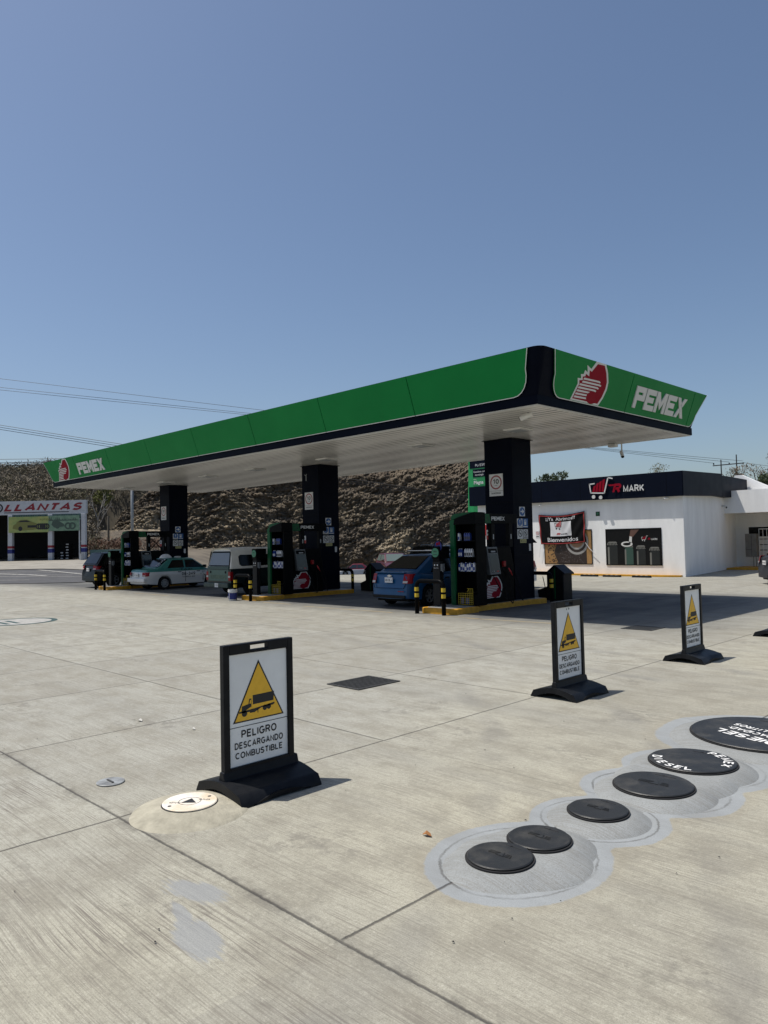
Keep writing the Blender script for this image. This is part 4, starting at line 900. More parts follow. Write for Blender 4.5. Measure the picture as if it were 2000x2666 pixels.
def airpost(xr, idx):
    nm = ['nearest', 'middle', 'farthest'][idx]
    t = thing('air_water_post', 'slim black air and water post with round green disc, %s island' % nm, 'service post', (xr - 1.03, 15.22, .156), 0, 'air and water posts')
    MB().box((-.125, 0, 0), (.125, .16, 1.22)).build('post', 'black_plastic', t, bevel=.01)
    MB().box((-.135, -.02, 1.28), (.135, .42, 1.62)).build('head', 'black_gloss', t, bevel=.012)
    MB().box((-.115, .0, 1.2), (.115, .14, 1.28)).build('neck', 'black_steel', t)
    f = FY(-.022); d = MB().disc(f, 0, 1.45, .125, 0, .008).build('disc', mat('disc_green', (.04, .20, .11), .45) and 'disc_green', t)
    text('Aire', f, 0, 1.46, .05, 'ink', d, w=.010, align='CENTER', bold=.02); MB().rect(f, -.07, 1.39, .07, 1.405, .008, .010).build('line', 'ink', d)
    text('Agua  Aire', FY(-.002), 0, 1.02, .03, 'plate_white', t, w=.003, align='CENTER')
    MB().disc(FY(0), -.05, 1.11, .018, .001, .003, 10, .026).disc(FY(0), .05, 1.11, .022, .001, .003, 10).build('symbols', 'plate_white', t)
    MB().box((.126, .03, .95), (.20, .13, 1.14)).build('reel_box', 'screen_frame', t)
    co = MB(); pts = [(.155 + .035 * math.cos(k * .9), .08 + .035 * math.sin(k * .9), .95 - k * .0066) for k in range(125)]; co.tube(pts, .008, 5); co.build('coiled_hose', 'rubber', t, smooth=True)
    MB().tube([(.1, .08, .98), (.16, .08, 1.0), (.17, .08, .93)], .012, 6).build('tap', 'chrome', t)
    if idx == 0:
        MB().disc(FY(.05), .06, 1.62, .16, 0, .01, 28, .17).build('top_sign', 'black_steel', t)
        MB().disc(FY(.039), .06, 1.62, .13, 0, .006, 28, .14).build('sign_face', 'flag_blue', t); MB().rect(FY(.03), .0, 1.65, .06, 1.72, 0, .003).rect(FY(.03), .08, 1.66, .13, 1.74, 0, .003).build('sign_marks', 'logo_red', t)
for xr, i in IX: airpost(xr, i)

def rail(loc, w, label, h=.93, rz=0):
    t = thing('guard_rail', label, 'bollard', loc, rz, 'striped guard rails')
    r = .057; R_ = .16; pts = [(-w / 2, 0, -.1), (-w / 2, 0, h - R_ - r)]
    for k in range(1, 7): a = math.radians(15 * k); pts.append((-w / 2 + R_ - R_ * math.cos(a), 0, h - r - R_ + R_ * math.sin(a)))
    for k in range(0, 7): a = math.radians(90 - 15 * k); pts.append((w / 2 - R_ + R_ * math.cos(a), 0, h - r - R_ + R_ * math.sin(a)))
    pts.append((w / 2, 0, -.1))
    MB().tube(pts, r, 14).build('tube', 'black_gloss', t, smooth=True)
    for s in (-1, 1):
        for z in (.44, .60): MB().lathe([(r + .002, z), (r + .002, z + .105)], (s * w / 2, 0, 0), n=18).build('reflective_band', 'yellow_tape', t, smooth=True)
GX = {0: -13.0, 1: -21.65, 2: -33.08}
nmx = ['nearest', 'middle', 'farthest']
for i in range(3):
    rail((GX[i], 14.55, 0), .92 if i else .94, 'black U-shaped guard rail with yellow bands at the front of the %s island' % nmx[i])
rail((-12.80, 18.95 + .32, 0), .98, 'black guard rail with yellow bands behind the nearest column'); rail((-21.6, 19.2, 0), .96, 'black guard rail with yellow bands behind the middle column')
rail((-33.1, 19.2, 0), .92, 'black guard rail with yellow bands behind the farthest column')

# service bins (roofed windscreen-wash stand with a water tub and squeegee) ----
def washstand(loc, label):
    t = thing('wash_stand', label, 'bin', loc, 0, 'wash stands')
    MB().prism(FY(-.30), [(-.30, 0), (.30, 0), (.30, .84), (.0, 1.06), (-.30, .84)], -.5, 0).build('cabinet', 'black_plastic', t, bevel=.02)
    MB().prism(FY(-.32), [(-.36, .80), (-.33, .85), (-.02, 1.10), (.02, 1.10), (.36, .85), (.36, .80), (0, 1.05)], -.55, .01).build('roof', 'black_plastic', t, bevel=.01)
    MB().rect(FY(-.301), -.02, .05, .02, 1.0, 0, .02).build('corner_strip', 'green_trim_shaded', t)
    MB().prism(FY(-.22), [(-.66, .0), (-.30, .0), (-.30, .55), (-.36, .42), (-.70, .30)], -.36, .0).build('water_tub', 'black_plastic', t, bevel=.015)
    MB().tube([(-.48, -.05, .2), (-.62, -.02, .72)], .012, 6).build('squeegee_handle', 'black_steel', t)
washstand((-12.55, 20.15, 0), 'black roofed wash stand with water tub, right of the nearest column')
washstand((-21.05, 20.4, 0), 'black roofed wash stand with water tub, left of the blue car')

# bucket ---------------------------------------------------------------------
t = thing('bucket', 'white and blue plastic bucket standing left of the middle guard rail', 'bucket', (-22.05, 14.40, 0))
MB().lathe([(0, .004), (.125, .004), (.14, .05), (.152, .30), (.165, .30), (.165, .34), (.157, .34), (.16, .39), (.15, .39), (.13, .06), (0, .06)]).build('pail', 'plate_white', t, smooth=True, auto=40)
lb = MB(); lb.lathe([(.143, .05), (.155, .27)], n=28); lb.build('blue_label', 'flag_blue', t, smooth=True)
MB().prism(FY(-.148, -.06, .09), [(0, 0), (.022, .03), (.012, .075), (0, .06), (-.022, .03)], 0, .006).rect(FY(-.15, 0, .05), .02, 0, .032, .22, 0, .006).build('white_mark', 'plate_white', t)

# ------------------------------------------------------------------ hazard signs
def hazard_sign(loc, label, grime=False, tilt=0):
    t = thing('warning_sign', label, 'sign', loc, 0, 'fuel unloading warning signs')
    # base: arched rubber foot, length along y .74, depth along x .64
    rings = []
    for k in range(15):
        y = -.38 + .76 * k / 14
        # profile across x: arch beneath, hump on top
        end = abs(y) / .38
        top = []; n = 16
        for i in range(n + 1):
            x = -.32 + .64 * i / n; u = abs(x) / .32
            z = .045 + .080 * (1 - u ** 1.6) ** .8 + .01 if u < 1 else .03
            if u > .82: z = .055 * math.sqrt(max(0, 1 - ((u - .82) / .18) ** 2)) + .03 * (u < 1)
            else: z = max(z, .085)
            notch = 0.035 * max(0, 1 - end * 1.6) if u > .75 else 0
            top.append((x * (1 - .05 * max(0, 1 - end * 1.5)), y, max(.012, z)))
        bot = []
        for i in range(n + 1):
            x = .32 - .64 * i / n; u = abs(x) / .32
            z = max(0.0, .070 * (1 - (u / .82) ** 2)) if u < .82 else 0
            z = max(z, .05 * (1 - (end / .75) ** 2)) if end < .75 else z
            bot.append((x * (1 - .05 * max(0, 1 - end * 1.5)), y, min(z, .13)))
        rings.append(top + bot)
    MB().loft(rings, closed=True).build('base', 'black_plastic', t, smooth=True, auto=50)
    MB().prism(FY(.37), [(-.09, .10), (-.045, .13), (-.026, .20), (.026, .20), (.045, .13), (.09, .10)], 0, .72).build('foot_web', 'black_plastic', t, bevel=.01)
    # frame
    fr = FX(.0); W, H0, H1 = .336, .12, 1.165; f = MB()
    outer = [(-W, H0), (W, H0), (W, H1), (-W, H1)]
    f.box((-.028, -W, H0), (.028, -W + .055, H1)); f.box((-.028, W - .055, H0), (.028, W, H1)); f.box((-.028, -W + .055, H0), (.028, W - .055, .215))
    f.box((-.028, -W + .055, 1.085), (.028, -.085, H1)); f.box((-.028, .085, 1.085), (.028, W - .055, H1)); f.box((-.028, -.085, 1.085), (.028, .085, 1.108)); f.box((-.028, -.085, 1.145), (.028, .085, H1))
    f.build('frame', 'black_plastic', t, bevel=.006)
    p = MB().box((-.008, -W + .055, .215), (.008, W - .055, 1.085)).build('poster', 'poster_face', t)
    F1 = FX(.009)
    MB().prism(F1, [(0, 1.02), (-.245, .548), (.245, .548)], 0, .001).build('triangle', 'ink', p)
    MB().prism(F1, [(0, .993), (-.226, .559), (.226, .559)], .001, .002).build('triangle_field', 'yellow_sign', p)
    tk = MB(); T = lambda a: [(x * .165 - .01, .655 + y * .165) for x, y in a]
    tk.prism(F1, T([(-.30, .10), (.92, .12), (.96, .56), (-.30, .54)]), .002, .003)          # tank
    tk.prism(F1, T([(-.95, -.22), (-.92, .10), (-.55, .16), (-.50, .40), (-.38, .40), (-.38, .02), (-.95, -.22)][:-1]), .002, .003)
    tk.prism(F1, T([(-1.08, -.22), (-1.08, -.14), (-.2, -.10), (.98, 0.02), (.98, -.05), (.9, -.1), (.2, -.12), (-.2, -.28), (-.45, -.28), (-.5, -.22)]), .002, .003)
    for x, y, r in ((-.78, -.26, .15), (.40, -.16, .13), (.64, -.14, .13)): tk.disc(F1, x * .165 - .01, .655 + y * .165, r * .165, .002, .003, 16)
    tk.rect(F1, -.015, .60, -.008, .64, .002, .003); tk.build('truck_symbol', 'ink', p)
    MB().prism(F1, T([(-.50, .17), (-.46, .34), (-.41, .34), (-.41, .17)]), .003, .0035).build('cab_window', 'yellow_sign', p)
    MB().rect(F1, -W + .055, .513, W - .055, .518, 0, .001).build('rule', 'ink', p)
    text('PELIGRO', F1, 0, .425, .062, 'ink', p, w=.0015, align='CENTER', bold=.022, width=.34)
    text('DESCARGANDO', F1, 0, .345, .052, 'ink', p, w=.0015, align='CENTER', bold=.018, width=.465)
    text('COMBUSTIBLE', F1, 0, .270, .050, 'ink', p, w=.0015, align='CENTER', bold=.018, width=.455)
    if grime: MB().disc(F1, -.03, 1.055, .012, .0, .001, 8).disc(F1, .02, 1.06, .015, .0, .001, 7).build('smudge', 'galv', p)
    return t
mat('poster_face', (0.86, 0.87, 0.86), 0.45, noise=0.16, nscale=2.2)
hazard_sign((-4.99, 3.485, 0), 'nearest warning sign, standing by the white cover in the foreground')
hazard_sign((-4.97, 8.12, 0), 'second warning sign, its poster smudged under the handle, in front of the nearest pump island', True)
hazard_sign((-4.86, 11.55, 0), 'third warning sign, in front of the white store and canopy shadow')
hazard_sign((-4.78, 15.22, 0), 'warning sign cut off by the right edge of the photo')

# grates ------------------------------------------------------------------------
def grate(x0, y0, x1, y1, label):
    t = thing('drain_grate', label, 'drain', ((x0 + x1) / 2, (y0 + y1) / 2, 0), 0, 'drain grates'); W, D = (x1 - x0) / 2, (y1 - y0) / 2
    MB().box((-W, -D, .004), (W, D, .006)).build('pit', 'shop_dark', t)
    f = MB(); f.box((-W, -D, .006), (W, -D + .035, .014)); f.box((-W, D - .035, .006), (W, D, .014)); f.box((-W, -D + .035, .006), (-W + .035, D - .035, .014)); f.box((W - .035, -D + .035, .006), (W, D - .035, .014)); f.build('frame', 'grille', t)
    b_ = MB(); n = 9
    for k in range(n): x = -W + .07 + k * (2 * W - .14) / (n - 1); b_.box((x - .011, -D + .035, .006), (x + .011, D - .035, .013))
    b_.build('bars', 'grille', t)
grate(-7.84, 6.61, -7.20, 7.40, 'rectangular steel drain grate in the concrete between the first two signs')
grate(-7.62, 14.52, -6.95, 15.17, 'dark steel drain grate at the edge of the canopy shadow')

# tank covers ----------------------------------------------------------------
mc = bpy.data.materials.new('cover_black'); mc.use_nodes = True; nt = mc.node_tree; b = nt.nodes['Principled BSDF']; b.inputs['Roughness'].default_value = .5
tc = nt.nodes.new('ShaderNodeTexCoord'); ob = tc.outputs['Object']; nn = noise_n(nt, ob, 9, 5)
cb_ = mix_n(nt, nn, (0.007, 0.008, 0.009), (0.024, 0.025, 0.025)); geo_ = nt.nodes.new('ShaderNodeNewGeometry'); dn_ = noise_n(nt, geo_.outputs['Position'], 4.5, 6, 0.7)
nt.links.new(mix_n(nt, ramp_n(nt, dn_, 0.48, 0.68, 0, 0.55), cb_, (0.075, 0.070, 0.060)), b.inputs['Base Color'])
ck = nt.nodes.new('ShaderNodeTexBrick'); ck.inputs['Scale'].default_value = 30; ck.inputs['Mortar Size'].default_value = .12; nt.links.new(ob, ck.inputs['Vector'])
bp = nt.nodes.new('ShaderNodeBump'); bp.inputs['Distance'].default_value = .003; bp.inputs['Strength'].default_value = .6; nt.links.new(ck.outputs['Fac'], bp.inputs['Height']); nt.links.new(bp.outputs[0], b.inputs['Normal']); MATS['cover_black'] = mc
COV = [(-2.715, 3.606, .200, 'smallest pair, nearest'), (-2.693, 3.990, .198, ''), (-2.667, 4.673, .205, ''), (-2.62, 5.42, .295, ''), (-2.648, 6.195, .350, ''), (-2.50, 7.45, .65, '')]
CL = ['small black round tank cover lowest in the picture, touching another', 'small black round tank cover touching the lowest one', 'single small black round cover in the middle of the row', 'plain larger black round cover without painted words', 'black round cover hand painted DIESEL and PEMEX in white', 'largest black cover painted with diesel capacity words, cut by the right edge']
ap = thing('painted_collar', 'grey painted patch of raised concrete joining the row of black tank covers', 'concrete collar', (-2.6, 5.4, 0))
def dome(cs, hmax, rim, name, m, par, ox, oy, ext, res=.03):
    xs = np.arange(ext[0], ext[1], res); ys = np.arange(ext[2], ext[3], res); X, Y = np.meshgrid(xs, ys)
    Z = np.full(X.shape, -.3)
    for (x, y, r, out) in cs:
        d = np.hypot(X - x, Y - y) + .02 * (vnoise(X * 4 + 50, Y * 4 + 50, 3) - .5); z = np.where(d < out, .010 + (hmax - .010) * (1 - np.clip((d - r) / (out - r), 0, 1) ** 1.3), 0); z = np.where(d < out, z, .010 - (d - out) * .6); Z = np.maximum(Z, np.where(d < out + .09, z, -.3))
    m_ = Z > -.29; idx = -np.ones(X.shape, int); idx[m_] = np.arange(m_.sum()); V = np.stack([X[m_] - ox, Y[m_] - oy, Z[m_]], -1); F = []
    for j in range(X.shape[0] - 1):
        for i in range(X.shape[1] - 1):
            q = (idx[j, i], idx[j, i + 1], idx[j + 1, i + 1], idx[j + 1, i])
            if min(q) >= 0: F.append(q)
    mb = MB(); mb.v = [tuple(map(float, v)) for v in V]; mb.f = [tuple(map(int, q)) for q in F]; return mb.build(name, m, par, smooth=True)
dome([(x, y, r + .02, r + (.13 if r < .5 else .16)) for x, y, r, _ in COV] + [(-2.68, 3.78, .22, .40), (-2.63, 5.8, .34, .44)], .050, 0, 'raised_mound', 'concrete_painted', ap, -2.6, 5.4, (-3.6, -1.4, 2.9, 8.6))
for i, (x, y, r, _) in enumerate(COV):
    r *= .975
    t = thing('tank_cover', CL[i], 'manhole cover', (x, y, .050), 0, 'black tank covers')
    MB().lathe([(0, .0), (r + .012, .0), (r + .012, .010), (0, .010)], n=48).build('seat_ring', 'shop_dark', t)
    th = .024
    MB().lathe([(0, .011), (r - .004, .011), (r, .016), (r, th - .006), (r - .006, th), (r - .018, th), (0, th)], n=56).build('disc', 'cover_black', t, smooth=True, auto=30)
    F0 = FZ(th)
    if i < 4:
        s = r * .9
        em = MB()
        for k in range(4): em.prism(F0, [(-s * .45, -s * .05 + k * s * .05), (-s * .1 + k * s * .02, -s * .03 + k * s * .05), (-s * .1, -s * .01 + k * s * .05), (-s * .40, -s * .02 + k * s * .05)], 0, .004)
        em.prism(F0, [(-s * .12, -s * .08), (s * .06, s * .22), (s * .18, -s * .08)], 0, .004)
        for k in range(3): em.rect(F0, s * .20, -s * .05 + k * s * .09, s * (.46 - k * .04), -s * .02 + k * s * .09, 0, .004)
        em.build('embossed_mark', 'cover_black', t)
    MB().rect(F0, -.10 * r / .35, r * .70, .10 * r / .35, r * .74, 0, .001).rect(F0, -.02, r * .70, -.01, r * .78, 0, .001).build('handle_slot', 'shop_dark', t)
    def arc_text(s, rad, a0, da, h, inward):
        for k, ch in enumerate(s):
            a = a0 + da * k; c_ = Vector((math.cos(a), math.sin(a), 0)); tang = Vector((-math.sin(a), math.cos(a), 0))
            U = tang if not inward else -tang; V = (-c_ if not inward else c_)
            rr_ = random.Random(k + i * 7); fr = Frame((c_.x * rad, c_.y * rad, th), U + V * rr_.uniform(-.12, .12), V); text(ch, fr, 0, 0, h * rr_.uniform(.9, 1.12), 'hand_paint', t, w=.002, align='CENTER', bold=.02)
    if i == 4:
        arc_text('DIESEL', .315, math.radians(-158), math.radians(17), .085, False)
        # the second word reads along the far right rim
        arc_text('PEMEX', .235, math.radians(78), math.radians(-19), .085, True)
    if i == 5:
        fr = Frame((0, 0, th), (-.95, .31, 0), (-.31, -.95, 0))
        text('DIESEL', fr, .0, .19, .13, 'hand_paint', t, w=.002, align='CENTER', bold=.02, width=.66)
        text('CAPACIDAD:', fr, .0, .04, .085, 'hand_paint', t, w=.002, align='CENTER', bold=.02, width=.62)
        text('60,000 LITROS', fr, .0, -.10, .085, 'hand_paint', t, w=.002, align='CENTER', bold=.02, width=.70)
        MB().ring(fr, 0, 0, .0, .001, 0, .001, 3)
# white cover on a low mound ----------------------------------------------------
t = thing('white_cover', 'white rust-stained round cover with black triangle at the foot of the nearest sign', 'manhole cover', (-4.95, 2.84, 0))
dome([(-4.95, 2.84, .21, .41)], .058, 0, 'raised_mound', 'cement_pale', t, -4.95, 2.84, (-5.5, -4.4, 2.3, 3.4), .02)
MB().lathe([(0, .05), (.205, .05), (.205, .058), (0, .058)], n=40).build('seat_ring', 'grille', t)
d_ = MB().lathe([(0, .058), (.196, .058), (.198, .066), (.192, .070), (0, .070)], n=48).build('disc', 'cover_white', t, smooth=True, auto=30)
fr = Frame((0, 0, .070), (.71, .70, 0), (-.70, .71, 0))
MB().prism(fr, [(-.055, -.035), (.055, -.035), (0, .055)], 0, .002).ring(fr, 0, 0, .078, .082, 0, .001, 24).disc(fr, -.12, -.10, .014, 0, .001, 12).disc(fr, .12, .10, .014, 0, .001, 12).build('triangle_mark', 'ink', d_)
text('Aluja', fr, .06, .02, .03, 'grille', d_, w=.001); text('Aluja', Frame((0, 0, .070), (-.71, -.70, 0), (.70, -.71, 0)), .06, .02, .03, 'grille', d_, w=.001)
t = thing('small_cover', 'small weathered steel cover with a handle slot, left of the white cover', 'manhole cover', (-6.03, 2.73, 0))
MB().lathe([(0, .004), (.112, .004), (.112, .010), (.108, .012), (0, .012)], n=36).build('disc', mat('old_steel', (.42, .44, .44), .5, metal=.3, noise=.9, nscale=9, col2=(.12, .12, .12)) and 'old_steel', t)
MB().rect(FZ(.012), -.05, -.012, .06, .002, 0, .008).build('handle', 'grille', t)

# bits of litter
def litter(loc, name, m, label, s, cat):
    a = [(-s, -s * .4, .006), (0, -s * .6, .010 + s * .3), (s, 0, .006), (.2 * s, s * .6, .012), (-s * .7, s * .5, .018 + s * .2)]
    b_ = [(x * .96, y * .96, z + .004) for x, y, z in a]; o = MB().add(a + b_, [(0, 4, 3, 2, 1), (5, 6, 7, 8, 9)] + [(i, (i + 1) % 5, (i + 1) % 5 + 5, i + 5) for i in range(5)]).build(name, m); o.location = loc; tag(o, label, cat)
litter((-3.34, 3.66, 0), 'dry_leaf', 'dry_leaf', 'curled brown dry leaf on the concrete by the grey painted patch', .035, 'leaf')
litter((-7.85, 3.90, 0), 'paper_scrap', 'paper', 'white paper scrap on the concrete left of the nearest sign', .035, 'litter')
litter((-7.05, 4.10, 0), 'paper_scrap', 'paper', 'smaller white scrap on the concrete close behind the nearest sign', .025, 'litter')
cr = []; 
for k in range(90):
    x = random.uniform(-9, -.8); y = random.uniform(1.2, 12); s = random.uniform(.002, .0055)
    cr.append([(x - s * 2, y, .006), (x, y - s, .009), (x + s * 2, y + s * .3, .006), (x, y + s, .012)])
tag(quads_obj('grit', np.array(cr), 'shop_dark'), 'tiny dark specks of grit and tar scattered on the concrete', 'grit', kind='stuff')

# ------------------------------------------------------------------ STORE
def vy(y): return -14.41 - .1365 * (y - 33.6)
st = thing('store_building', 'white convenience store with navy parapet band and shopping cart sign', 'building', (-14.4, 33.6, 0))
def S(x, y): return (x + 14.4, y - 33.6)
w = MB(); wallbox(w, [S(-26.4, 33.86), S(-14.46, 33.86), S(vy(44.2), 44.2), S(vy(44.2) - 9.5, 44.2), S(-26.4, 44.2)], -.2, 4.2); w.build('wall', 'wall_white', st)
bn = MB(); fr = FY(0)
bot, top = 3.75, 4.93
bpts = [S(-26.8, 33.60), S(-14.36, 33.60), S(-14.32, 33.64), S(-14.62, 39.0), S(-14.95, 39.05), S(-15.2, 44.3), S(-26.8, 44.3)]
n = len(bpts); ztop = [4.96, 4.90, 4.90, 5.04, 5.04, 5.0, 4.96]; zbot = [3.86, 3.74, 3.74, 3.92, 3.92, 3.9, 3.9]
bn.add([(*p, z) for p, z in zip(bpts, zbot)] + [(*p, z) for p, z in zip(bpts, ztop)], [tuple(range(n - 1, -1, -1)), tuple(range(n, 2 * n))] + [(i, (i + 1) % n, (i + 1) % n + n, i + n) for i in range(n)])
bn.build('parapet_band', 'navy_store', st)
for x in (-24.3, -21.9, -19.6, -17.2, -15.1): MB().rect(FY(-.002), x + 14.4 - .006, 3.80, x + 14.4 + .006, 4.90, 0, .003).build('panel_seam', 'black_steel', st)
# wall sign: cart, R, MARK
def cart(fr, u, v, s, par, w=.0, wt='logo_white', rd='logo_red', t=.055, wheels=None):
    c = MB(); P = lambda a, b_: (u + a * s, v + b_ * s)
    seq = [(.30, .62), (.02, .60), (.08, .17), (.80, .12), (1.02, .86), (1.26, .80)]
    for a, b_ in zip(seq[:-1], seq[1:]): c.bar(fr, P(*a), P(*b_), t * s, w, w + .04 * s)
    for a in seq[1:-1]: c.disc(fr, *P(*a), t * s / 2, w, w + .04 * s, 10)
    c.build('cart_symbol', wt, par)
    wh = MB(); wh.disc(fr, *P(.22, -.03), .09 * s, w, w + .04 * s, 16).disc(fr, *P(.60, -.08), .09 * s, w, w + .04 * s, 16).build('cart_wheels', wheels or wt, par)
    b_ = MB()
    for k in range(4): x = .16 + k * .165; h = (.50, .62, .70, .78)[k]; b_.prism(fr, [P(x, .20), P(x + .12, .195), P(x + .20, h + .03), P(x + .075, h - .02)], w, w + .03 * s)
    b_.build('cart_bars', rd, par)
F1 = FY(-.004)
sg = MB().rect(F1, -4.6, 4.1, -2.0, 4.13, -.02, -.01).build('sign_rail', 'black_steel', st)
cart(F1, -19.05 + 14.4, 3.97, 1.02, st, .03)
text('R', F1, -17.82 + 14.4, 4.05, .47, 'logo_red', st, w=.06, bold=.05, shear=.30, width=.42)
MB().prism(F1, [(-3.62, 4.50), (-3.56, 4.42), (-3.28, 4.42), (-3.26, 4.50)], .045, .055).build('letter_bar', 'logo_red', st)
text('MARK', F1, -17.22 + 14.4, 4.07, .34, 'logo_white', st, w=.06, bold=.02, width=1.06)
# window graphics
wy = .259
def framed(fr, u0, v0, u1, v1, name, m):
    p = MB().rect(fr, u0, v0, u1, v1, -.01, .012).build(name, m, st)
    f = MB(); t_ = .035
    for a in ((u0 - t_, v0 - t_, u1 + t_, v0), (u0 - t_, v1, u1 + t_, v1 + t_), (u0 - t_, v0, u0, v1), (u1, v0, u1 + t_, v1)): f.rect(fr, *a, -.01, .03)
    f.build('window_frame', 'black_steel', p); return p
FW_ = FY(wy)
u0, v0, u1, v1 = -21.95 + 14.4, .58, -19.2 + 14.4, 2.29
p = framed(FW_, u0, v0, u1, v1, 'coffee_window', 'coffee_tan')
dk = MB(); dk.prism(FW_, [(u0 + .8, v0), (u0 + .55, v0 + .55), (u0 + .75, v0 + 1.1), (u0 + 1.1, v0 + 1.45), (u1 - .3, v0 + 1.4), (u1 - .28, v0)], .012, .014).build('bean_heap', 'bean', p)
be = MB(); rd = random.Random(5)
for k in range(150):
    x = u0 + min(abs(rd.gauss(.9, .55)), 2.4) + .05; y = v0 + rd.uniform(.05, 1.5); a = rd.uniform(0, 3.1); r1, r2 = .045, .028
    if x > u1 - .08: continue
    be.prism(FW_, [(x + r1 * math.cos(q) * math.cos(a) - r2 * math.sin(q) * math.sin(a), y + r1 * math.cos(q) * math.sin(a) + r2 * math.sin(q) * math.cos(a)) for q in [k2 * .785 for k2 in range(8)]], .0145 + (k % 5) * .0006, .015 + (k % 5) * .0006)
be.build('beans', 'bean', p)
be2 = MB()
for k in range(90): x = u0 + rd.uniform(.9, 2.3); y = v0 + rd.uniform(.04, .9); be2.disc(FW_, x, y, .010, .018, .0185, 6)
be2.build('bean_glints', 'cup', p)
cxp, cyp = u0 + 1.92, v0 + 1.12
MB().disc(FW_, cxp, cyp, .66, .020, .022, 40).build('saucer', 'cup', p); MB().disc(FW_, cxp, cyp + .02, .56, .022, .0235, 40).build('saucer_well', 'bean', p)
MB().disc(FW_, cxp, cyp + .06, .46, .0235, .025, 40).build('cup_rim', 'cup', p); MB().disc(FW_, cxp, cyp + .08, .38, .025, .0265, 40).build('coffee', 'latte', p)
u0, v0, u1, v1 = -18.37 + 14.4, .55, -15.57 + 14.4, 2.27
p = framed(FW_, u0, v0, u1, v1, 'bottle_window', 'poster_dark')
for (x, h, rw, m1) in ((.32, .98, .26, 'bottle_dark'), (1.18, .86, .22, 'bottle_green'), (1.80, .78, .22, 'bottle_dark'), (2.48, .70, .24, 'bottle_dark')):
    b_ = MB().prism(FW_, [(u0 + x - rw, v0), (u0 + x + rw, v0), (u0 + x + rw, v0 + h - .12), (u0 + x + rw * .8, v0 + h), (u0 + x - rw * .8, v0 + h), (u0 + x - rw, v0 + h - .12)], .012, .014).build('bottle', m1, p)
    MB().rect(FW_, u0 + x - rw, v0, u0 + x - rw * .65, v0 + h - .12, .014, .016).build('highlight', 'bottle_light', b_)
    cp = MB(); 
    for k in range(7): cp.prism(FW_, [(u0 + x - rw * 1.15 + k * rw * .33, v0 + h - .02), (u0 + x - rw * .95 + k * rw * .33, v0 + h - .02), (u0 + x - rw * .85 + k * rw * .27, v0 + h + .09), (u0 + x - rw * .98 + k * rw * .27, v0 + h + .09)], .014, .016)
    cp.prism(FW_, [(u0 + x - rw, v0 + h + .09), (u0 + x + rw, v0 + h + .09), (u0 + x + rw * .7, v0 + h + .15), (u0 + x - rw * .7, v0 + h + .15)], .014, .016); cp.build('crown_cap', 'bottle_light', b_)
op = MB(); op.disc(FW_, u0 + 1.08, v0 + 1.0, .30, .018, .020, 24, .13); op.prism(FW_, [(u0 + 1.18, v0 + 1.02), (u0 + 1.34, v0 + 1.06), (u0 + 1.36, v0 + 1.35), (u0 + 1.24, v0 + 1.38)], .018, .020); op.build('bottle_opener', 'logo_white', p)
MB().disc(FW_, u0 + 1.08, v0 + 1.0, .20, .020, .021, 20, .07).build('opener_slot', 'poster_dark', p)
MB().prism(FW_, [(u0 + 1.22, v0 + 1.34), (u0 + 1.40, v0 + 1.34), (u0 + 1.75, v1 - .01), (u0 + 1.30, v1 - .01)], .016, .018).build('opener_handle', mat('wood_brown', (.11, .055, .04), .5) and 'wood_brown', p)
cart(FW_, u0 + 1.84, v0 + 1.17, .26, p, .016); text('R', FW_, u0 + 2.16, v0 + 1.18, .11, 'logo_red', p, w=.018, bold=.04, shear=.3); text('MARK', FW_, u0 + 2.32, v0 + 1.17, .10, 'logo_white', p, w=.018, width=.32)
# small plates
pl = MB().rect(FW_, -18.91 + 14.4, 2.98, -18.69 + 14.4, 3.20, 0, .012).build('exit_plate', mat('plate_dgreen', (.004, .045, .015), .5) and 'plate_dgreen', st)
a_, b_ = -18.80 + 14.4, 3.10; MB().rect(FW_, a_ - .07, b_ - .012, a_ + .07, b_ + .012, .012, .014).rect(FW_, a_ - .012, b_ - .07, a_ + .012, b_ + .07, .014, .016).build('meeting_mark', 'disc_green', pl)
pl = MB().rect(FW_, -22.51 + 14.4, 1.96, -22.27 + 14.4, 2.32, 0, .012).build('no_smoking_plate', 'plate_white', st)
MB().ring(FW_, -22.39 + 14.4, 2.19, .065, .085, .012, .014, 20).bar(FW_, (-8.05, 2.25), (-7.93, 2.13), .018, .014, .016).build('ring', 'red', pl); MB().rect(FW_, -8.07, 2.0, -7.91, 2.04, .012, .014).build('line', 'ink', pl)
camera_prop((-22.04, 33.70, 3.76), (-.6, -.6, -.6), 'small security camera under the store parapet at its left end', .04, .9)
camera_prop((-15.15, 33.70, 3.72), (-.8, -.5, -.2), 'bright white security camera under the parapet near the store corner', .02, 1.2)
camera_prop((-15.28, 41.0, 3.48), (.8, -.3, -.35), 'security camera on the shaded side wall of the store', .03, 1.4)
